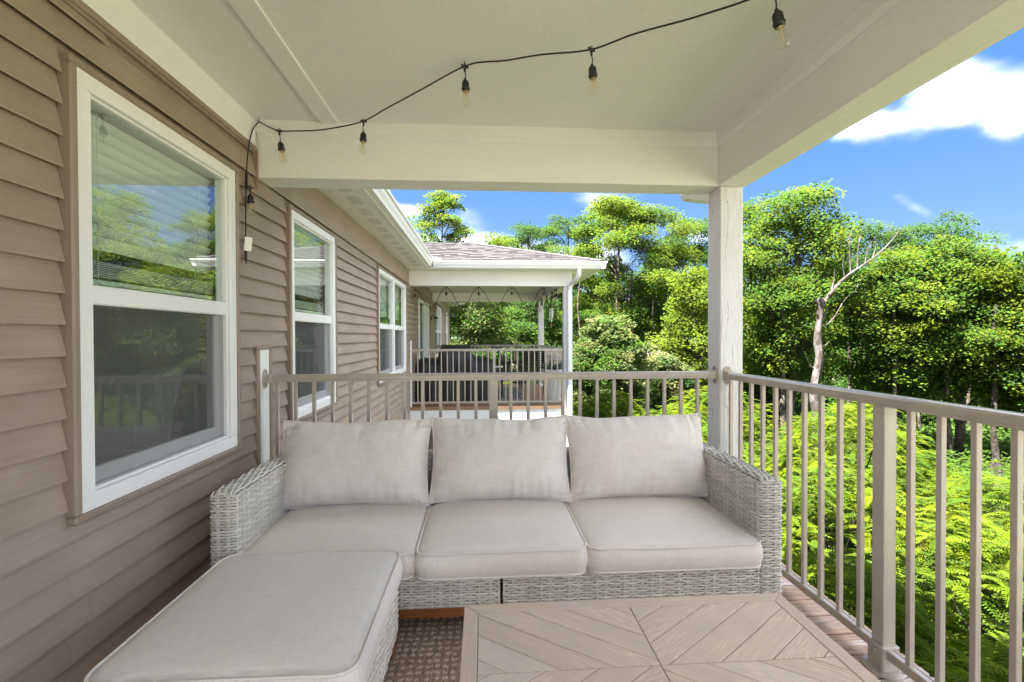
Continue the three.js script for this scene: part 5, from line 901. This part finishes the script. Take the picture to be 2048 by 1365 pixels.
// ---- the trees one can pick out
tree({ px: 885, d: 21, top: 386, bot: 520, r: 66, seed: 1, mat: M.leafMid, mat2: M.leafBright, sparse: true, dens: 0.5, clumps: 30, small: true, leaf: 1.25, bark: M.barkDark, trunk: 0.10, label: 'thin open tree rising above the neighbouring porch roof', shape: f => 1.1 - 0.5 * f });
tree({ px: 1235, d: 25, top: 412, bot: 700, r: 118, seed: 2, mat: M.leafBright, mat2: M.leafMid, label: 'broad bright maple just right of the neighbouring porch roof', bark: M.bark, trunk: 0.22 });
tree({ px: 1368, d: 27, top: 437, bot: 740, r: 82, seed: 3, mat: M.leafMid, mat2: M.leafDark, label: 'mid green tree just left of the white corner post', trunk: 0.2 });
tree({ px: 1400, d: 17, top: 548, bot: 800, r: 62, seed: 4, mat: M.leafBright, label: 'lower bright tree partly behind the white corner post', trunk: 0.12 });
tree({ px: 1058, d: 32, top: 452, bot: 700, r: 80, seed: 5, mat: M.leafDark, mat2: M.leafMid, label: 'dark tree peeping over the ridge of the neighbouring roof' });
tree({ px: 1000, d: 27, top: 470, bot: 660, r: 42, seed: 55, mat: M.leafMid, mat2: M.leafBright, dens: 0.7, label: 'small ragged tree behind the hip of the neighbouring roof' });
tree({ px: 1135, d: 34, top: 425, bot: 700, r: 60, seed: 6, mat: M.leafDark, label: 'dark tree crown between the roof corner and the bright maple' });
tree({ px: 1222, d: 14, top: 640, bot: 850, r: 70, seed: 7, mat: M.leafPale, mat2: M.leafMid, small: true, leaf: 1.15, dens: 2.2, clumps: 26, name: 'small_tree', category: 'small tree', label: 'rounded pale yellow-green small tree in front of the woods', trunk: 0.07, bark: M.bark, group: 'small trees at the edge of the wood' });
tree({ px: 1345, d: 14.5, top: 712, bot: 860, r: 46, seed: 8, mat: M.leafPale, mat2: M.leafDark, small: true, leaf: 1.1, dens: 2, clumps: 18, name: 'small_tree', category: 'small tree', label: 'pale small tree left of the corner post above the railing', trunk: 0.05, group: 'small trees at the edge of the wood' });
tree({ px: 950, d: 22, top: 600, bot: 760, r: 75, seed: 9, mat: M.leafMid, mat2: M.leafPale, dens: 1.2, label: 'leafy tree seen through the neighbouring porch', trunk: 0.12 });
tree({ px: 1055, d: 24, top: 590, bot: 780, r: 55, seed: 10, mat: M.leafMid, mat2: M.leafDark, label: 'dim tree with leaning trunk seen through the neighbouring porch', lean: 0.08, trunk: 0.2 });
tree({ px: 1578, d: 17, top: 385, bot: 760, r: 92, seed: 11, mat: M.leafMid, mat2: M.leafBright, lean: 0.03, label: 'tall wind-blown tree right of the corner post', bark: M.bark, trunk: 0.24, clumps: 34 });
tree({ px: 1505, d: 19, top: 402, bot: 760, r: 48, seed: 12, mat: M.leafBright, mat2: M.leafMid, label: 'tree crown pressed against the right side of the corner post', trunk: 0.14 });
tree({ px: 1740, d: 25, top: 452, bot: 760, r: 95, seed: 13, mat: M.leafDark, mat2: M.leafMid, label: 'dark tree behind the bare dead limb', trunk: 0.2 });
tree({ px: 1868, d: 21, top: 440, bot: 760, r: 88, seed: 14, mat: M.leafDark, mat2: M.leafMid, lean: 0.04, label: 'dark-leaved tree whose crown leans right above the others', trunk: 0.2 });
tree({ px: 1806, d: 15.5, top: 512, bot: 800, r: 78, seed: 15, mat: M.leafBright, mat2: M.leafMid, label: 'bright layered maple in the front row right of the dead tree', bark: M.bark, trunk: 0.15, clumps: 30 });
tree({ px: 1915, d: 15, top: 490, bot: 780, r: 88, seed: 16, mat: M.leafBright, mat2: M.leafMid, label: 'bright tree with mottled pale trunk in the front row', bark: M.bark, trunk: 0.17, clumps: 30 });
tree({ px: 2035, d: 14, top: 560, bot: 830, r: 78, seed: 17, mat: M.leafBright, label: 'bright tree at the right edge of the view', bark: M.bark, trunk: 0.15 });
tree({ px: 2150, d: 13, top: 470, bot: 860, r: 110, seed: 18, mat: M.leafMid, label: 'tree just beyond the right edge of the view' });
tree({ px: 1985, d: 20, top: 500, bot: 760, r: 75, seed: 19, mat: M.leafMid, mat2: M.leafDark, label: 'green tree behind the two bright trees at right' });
tree({ px: 2420, d: 9, top: 300, bot: 860, r: 190, seed: 21, mat: M.leafMid, dens: 0.7, label: 'tree well beyond the right edge of the view' });
// ---- the wood behind them
const marks = [[880, 'the thin open tree'], [950, 'the leafy tree in the neighbouring porch opening'], [1000, 'the hip of the neighbouring roof'], [1058, 'the dark tree over the roof ridge'], [1130, 'the neighbouring porch post'], [1180, 'the corner of the neighbouring gutter'], [1235, 'the broad bright maple'], [1300, 'the gap right of the bright maple'], [1368, 'the mid green tree by the post'], [1450, 'the white corner post'], [1520, 'the tree pressed against the corner post'], [1578, 'the tall wind-blown tree'], [1640, 'the dead tree trunk'], [1700, 'the bare limb of the dead tree'], [1770, 'the railing post with base plate'], [1806, 'the bright layered maple'], [1868, 'the dark crown leaning right'], [1915, 'the tree with mottled pale trunk'], [1997, 'the broken stump'], [2040, 'the right edge of the view']], usedLabels = new Set();
function whereabouts(kind, px) {
  const near = marks.slice().sort((a, b) => Math.abs(a[0] - px) - Math.abs(b[0] - px));
  for (const [m, name] of near) { const d = px - m, l = kind + (Math.abs(d) <= 12 ? ' directly behind ' : d < 0 ? ' a little left of ' : ' a little right of ') + name; if (!usedLabels.has(l)) { usedLabels.add(l); return l; } }
}
{
  const rr = rng(401);
  for (let i = 0; i < 26; i++) {
    const px = 905 + i * 47 + (rr() - 0.5) * 22, right = px > 1480; if (px > 2110) break;
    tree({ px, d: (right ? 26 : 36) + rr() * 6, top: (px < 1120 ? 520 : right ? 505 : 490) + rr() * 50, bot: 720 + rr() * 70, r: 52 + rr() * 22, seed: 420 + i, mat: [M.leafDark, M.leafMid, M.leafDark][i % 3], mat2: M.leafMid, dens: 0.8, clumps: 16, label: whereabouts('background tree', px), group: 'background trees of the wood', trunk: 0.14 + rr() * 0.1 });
  }
  // saplings and undergrowth that close the gaps between the trunks
  for (let i = 0; i < 24; i++) {
    const px = 1120 + i * 42 + (rr() - 0.5) * 26, right = px > 1480; if (px > 1400 && px < 1480 && false) continue;
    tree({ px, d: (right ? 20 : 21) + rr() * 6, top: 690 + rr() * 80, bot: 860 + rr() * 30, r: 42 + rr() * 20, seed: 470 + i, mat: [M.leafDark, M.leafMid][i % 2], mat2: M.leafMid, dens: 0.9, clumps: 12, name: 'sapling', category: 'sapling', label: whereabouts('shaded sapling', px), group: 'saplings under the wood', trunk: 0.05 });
  }
}
// ---- the dead tree: pale twisted trunk, one long bare limb to the right
{
  const d = 14.5, b = at(1632, 905, d), L = (px, py, dz = 0) => at(px, py, d).add(new THREE.Vector3(0, 0, dz)).sub(b);
  const t = thing('dead_tree', 'pale dead tree with bare limb reaching up to the right', 'tree', 'trees of the wood', b.toArray());
  part(t, 'trunk', limb([L(1626, 960), L(1630, 900), L(1634, 840), L(1629, 780), L(1638, 720), L(1637, 670), L(1641, 628), L(1641, 612), L(1640, 596)], 0.19, 0.10, 28, 11), M.deadWood);
  part(t, 'limb', limb([L(1640, 622), L(1652, 600), L(1680, 566), L(1702, 547), L(1730, 528), L(1760, 505), L(1785, 480), L(1802, 458)], 0.075, 0.012, 24, 7), M.deadWood);
  const twig = (pts, r) => part(t, 'branch', limb(pts.map(p => L(...p)), r * 0.7, 0.006, 10, 5), M.deadWood);
  twig([[1642, 620], [1634, 606], [1625, 590], [1623, 575]], 0.07); twig([[1646, 640], [1655, 618], [1662, 603], [1672, 590]], 0.06); twig([[1702, 547], [1700, 520], [1699, 490], [1697, 462]], 0.045); twig([[1715, 540], [1716, 500], [1722, 470], [1726, 452]], 0.04); twig([[1640, 700], [1652, 690], [1660, 682]], 0.05); twig([[1730, 528], [1734, 505], [1742, 480]], 0.03); twig([[1760, 505], [1775, 498], [1800, 488]], 0.03); twig([[1664, 580], [1668, 560], [1670, 538]], 0.04); twig([[1645, 655], [1665, 640], [1690, 600], [1712, 580]], 0.045); twig([[1785, 480], [1778, 462], [1779, 446]], 0.02); twig([[1745, 516], [1752, 492], [1750, 468]], 0.025); twig([[1690, 556], [1686, 530], [1690, 505]], 0.03); twig([[1697, 480], [1704, 462], [1703, 446]], 0.015); twig([[1716, 500], [1709, 478], [1710, 460]], 0.015); twig([[1636, 745], [1620, 730], [1612, 712]], 0.04); twig([[1712, 580], [1722, 560], [1738, 548]], 0.02);
}
{ const b = at(1997, 972, 9), t = thing('broken_stump', 'broken pale tree stump at the edge of the shrubs', 'stump', null, b.toArray()); part(t, 'stump', limb([new THREE.Vector3(0, -1.6, 0), new THREE.Vector3(0.02, -0.8, 0), new THREE.Vector3(-0.02, 0, 0), new THREE.Vector3(-0.06, 0.48, 0)], 0.26, 0.10, 12, 9), M.deadWood); part(t, 'splinter', limb([new THREE.Vector3(-0.10, 0.1, 0), new THREE.Vector3(-0.12, 0.42, 0), new THREE.Vector3(-0.13, 0.60, 0)], 0.08, 0.008, 6, 5), M.deadWood); }
// ---- bare trunks standing among the leaves
[[1792, 700, 905, 15.0, 0.11], [1897, 690, 915, 14.6, 0.12], [1990, 760, 940, 13.6, 0.12], [1568, 690, 905, 16.4, 0.17], [1988, 640, 760, 17.5, 0.10], [1700, 740, 900, 20, 0.11], [1728, 720, 900, 22, 0.10], [1840, 730, 910, 19, 0.09], [1940, 720, 920, 18, 0.10], [1520, 700, 880, 20, 0.12], [1310, 700, 850, 22, 0.11], [1262, 690, 840, 24, 0.12], [1160, 690, 850, 21, 0.10]].forEach(([px, y0, y1, d, r], i) => {
  const b = at(px, y1 + 70, d), L = (x, y) => at(x, y, d).sub(b), t = thing('bare_trunk', ['slender mottled trunk left of the railing post', 'crooked pale trunk seen right of the railing post', 'dark trunk near the broken stump', 'forked pale trunk just left of the dead tree', 'thin pale trunk high among leaves near the right edge', 'thin trunk in the shade just right of the dead tree', 'second thin trunk right of the dead tree', 'thin trunk between the two bright front maples', 'thin trunk in the shade left of the broken stump', 'thin trunk just right of the corner post', 'thin trunk behind the pale small tree, right side', 'thin trunk above the pale small tree', 'thin trunk just right of the neighbouring porch post'][i], 'tree trunk', 'trunks among the leaves', b.toArray());
  part(t, 'trunk', limb([L(px + 2, y1 + 70), L(px + 3, y1 - 20), L(px - 3, (y0 + y1) / 2), L(px + 2, y0), L(px - 4, y0 - 80), L(px + 3, y0 - 150)], r, r * 0.25, 20, 8), i === 2 ? M.barkDark : M.bark);
  part(t, 'branch', limb([L(px + 1, y0 + 10), L(px + 14, y0 - 20), L(px + 22, y0 - 60)], r * 0.5, r * 0.12, 8, 6), i === 2 ? M.barkDark : M.bark);
});
// ---- undergrowth over the ground of the wood, plus an added patch behind
{
  const rr = rng(777), L = [], q = new THREE.Quaternion(), e = new THREE.Euler();
  for (let i = 0; i < 5200; i++) { const z = -3 - Math.pow(rr(), 0.8) * 34, x = -6 + rr() * (14 - z * 1.15); if (x < 2.4 && z > -13.5) continue; e.set((rr() - 0.5) * 0.9, rr() * 6.28, (rr() - 0.5) * 0.9); q.setFromEuler(e); L.push({ p: new THREE.Vector3(x, groundY(x, z) + 0.1 + rr() * 0.9, z), q: q.clone(), s: 0.9 + rr() * 0.8, c: tint(rr) }); }
  for (let i = 0; i < 2600; i++) { const z = 1.6 + Math.pow(rr(), 1.3) * 15, x = -1.2 + rr() * 8; e.set((rr() - 0.5) * 0.9, rr() * 6.28, (rr() - 0.5) * 0.9); q.setFromEuler(e); L.push({ p: new THREE.Vector3(x, groundY(x, z) + 0.15 + rr() * 1.1, z), q: q.clone(), s: 1.1 + rr() * 0.8, c: tint(rr) }); }  // unseen patch behind the camera, added to cut light bounced from there
  const im = leaves(scene, 'undergrowth', SPRAY[1], M.leafMid, L); im.userData = { kind: 'stuff', label: 'dark leafy undergrowth on the floor of the wood, with an unseen patch added behind the deck', category: 'undergrowth' };
}
// ---- feathery shrubs crowding the deck
function shrub(x, z, topY, R, seed, label, m = M.leafLocust, dens = 1) {
  const rr = rng(seed), gy = groundY(x, z), t = thing('locust_shrub', label, 'shrub', 'feathery shrubs below the deck', [x, gy, z]), H = topY - gy, stems = [], list = [[], [], [], [], [], []], q = new THREE.Quaternion(), e = new THREE.Euler();
  const n = Math.round(R * R * 135 * dens);
  for (let i = 0; i < 9; i++) { const a = i * 0.7 + rr(), f = 0.4 + rr() * 0.55; stems.push(limb([new THREE.Vector3((rr() - 0.5) * 0.3, 0, (rr() - 0.5) * 0.3), new THREE.Vector3(Math.cos(a) * R * 0.3 * f, H * 0.5, Math.sin(a) * R * 0.3 * f), new THREE.Vector3(Math.cos(a) * R * f, H * (0.98 - 0.35 * f * f), Math.sin(a) * R * f)], 0.022, 0.006, 7, 5)); }
  part(t, 'stems', join(stems), M.barkDark);
  for (let i = 0; i < n; i++) {                                // shoots: a handful of fronds round a tip
    const a = rr() * 6.2832, r = R * Math.sqrt(rr()), dome = 1 - 0.42 * (r / R) ** 2, deep = rr() < 0.72 ? rr() * 0.22 : rr() * 0.75, lump = 0.30 * (noise3((x + Math.cos(a) * r) * 1.6, seed, (z + Math.sin(a) * r) * 1.6) - 0.5);
    const tip = new THREE.Vector3(Math.cos(a) * r, H * dome - deep * (0.9 + R * 0.4) + lump, Math.sin(a) * r), k = 5 + Math.floor(rr() * 4), ph = rr() * 6.28, col = tint(rr, 0.3), kind = rr() < 0.4 ? 3 : 0;
    for (let j = 0; j < k; j++) { e.set((rr() - 0.5) * 0.5, ph + j * 2.4 + (rr() - 0.5) * 0.5, 0.55 - rr() * 0.8, 'YXZ'); q.setFromEuler(e); list[kind + Math.floor(rr() * 3)].push({ p: tip.clone().add(new THREE.Vector3((rr() - 0.5) * 0.06, j * 0.02 - 0.05, (rr() - 0.5) * 0.06)), q: q.clone(), s: 0.72 + rr() * 0.5, c: col }); }
  }
  list.forEach((l, i) => l.length && leaves(t, 'foliage', FROND[i % 3], i < 3 ? m : M.leafLocust2, l)); return t;
}
[[2.75, -0.9, -0.42, 0.95, 'feathery shrub crowding the deck nearest the camera'], [2.7, -2.0, -0.40, 1.0, 'feathery shrub below the railing post with the base plate'], [2.6, -3.3, -0.38, 1.0, 'feathery shrub below the corner of the deck'], [4.1, -1.7, -0.20, 1.1, 'second-row feathery shrub at the lower right of the view'], [4.2, -3.2, -0.10, 1.15, 'second-row feathery shrub right of the railing post'], [3.9, -4.8, -0.12, 1.15, 'feathery shrub beyond the corner post'], [5.7, -2.4, -0.25, 1.2, 'third-row feathery shrub near the right edge'], [5.7, -4.4, -0.22, 1.25, 'third-row feathery shrub in front of the broken stump'], [5.4, -6.6, 0.08, 1.4, 'sunlit feathery shrub behind the sofa arm'], [3.2, -7.4, 0.12, 1.3, 'sunlit feathery shrub seen left of the corner post'], [7.4, -5.9, -0.55, 1.3, 'far feathery shrub at the foot of the wood at right'], [7.2, -8.4, 0.0, 1.5, 'far feathery shrub below the dead tree'], [4.7, -9.0, 0.28, 1.5, 'far feathery shrub below the pale small tree'], [2.75, -9.9, 0.15, 1.0, 'feathery shrub beside the neighbouring porch post'], [0.6, -5.4, -0.85, 1.1, 'low feathery shrub between the two decks'], [3.0, -14.5, -0.15, 1.4, 'bright feathery shrub seen through the neighbouring porch'], [0.4, -15.5, -0.10, 1.4, 'bright feathery shrub beyond the far neighbouring railing'], [2.9, 0.5, -0.45, 1.1, 'unseen feathery shrub added beside the deck, level with the camera, to cut light from behind'], [4.4, 0.4, -0.3, 1.2, 'unseen second-row feathery shrub added level with the camera to cut light from behind'], [0.6, 3.6, -0.5, 1.5, 'unseen feathery shrub added off the near end of the deck, by the wall, to block light'], [3.2, 3.0, -0.4, 1.5, 'unseen feathery shrub added off the near end of the deck, outer side, to block light'], [1.6, 6.2, 0.2, 1.9, 'unseen tall feathery shrub added well behind the near end of the deck to block light']]
  .forEach(([x, z, y, R, label], i) => shrub(x, z, y, R, 601 + i, label));  // shrubs level with and behind the camera are unseen, added to block light
renderer.render(scene, camera);
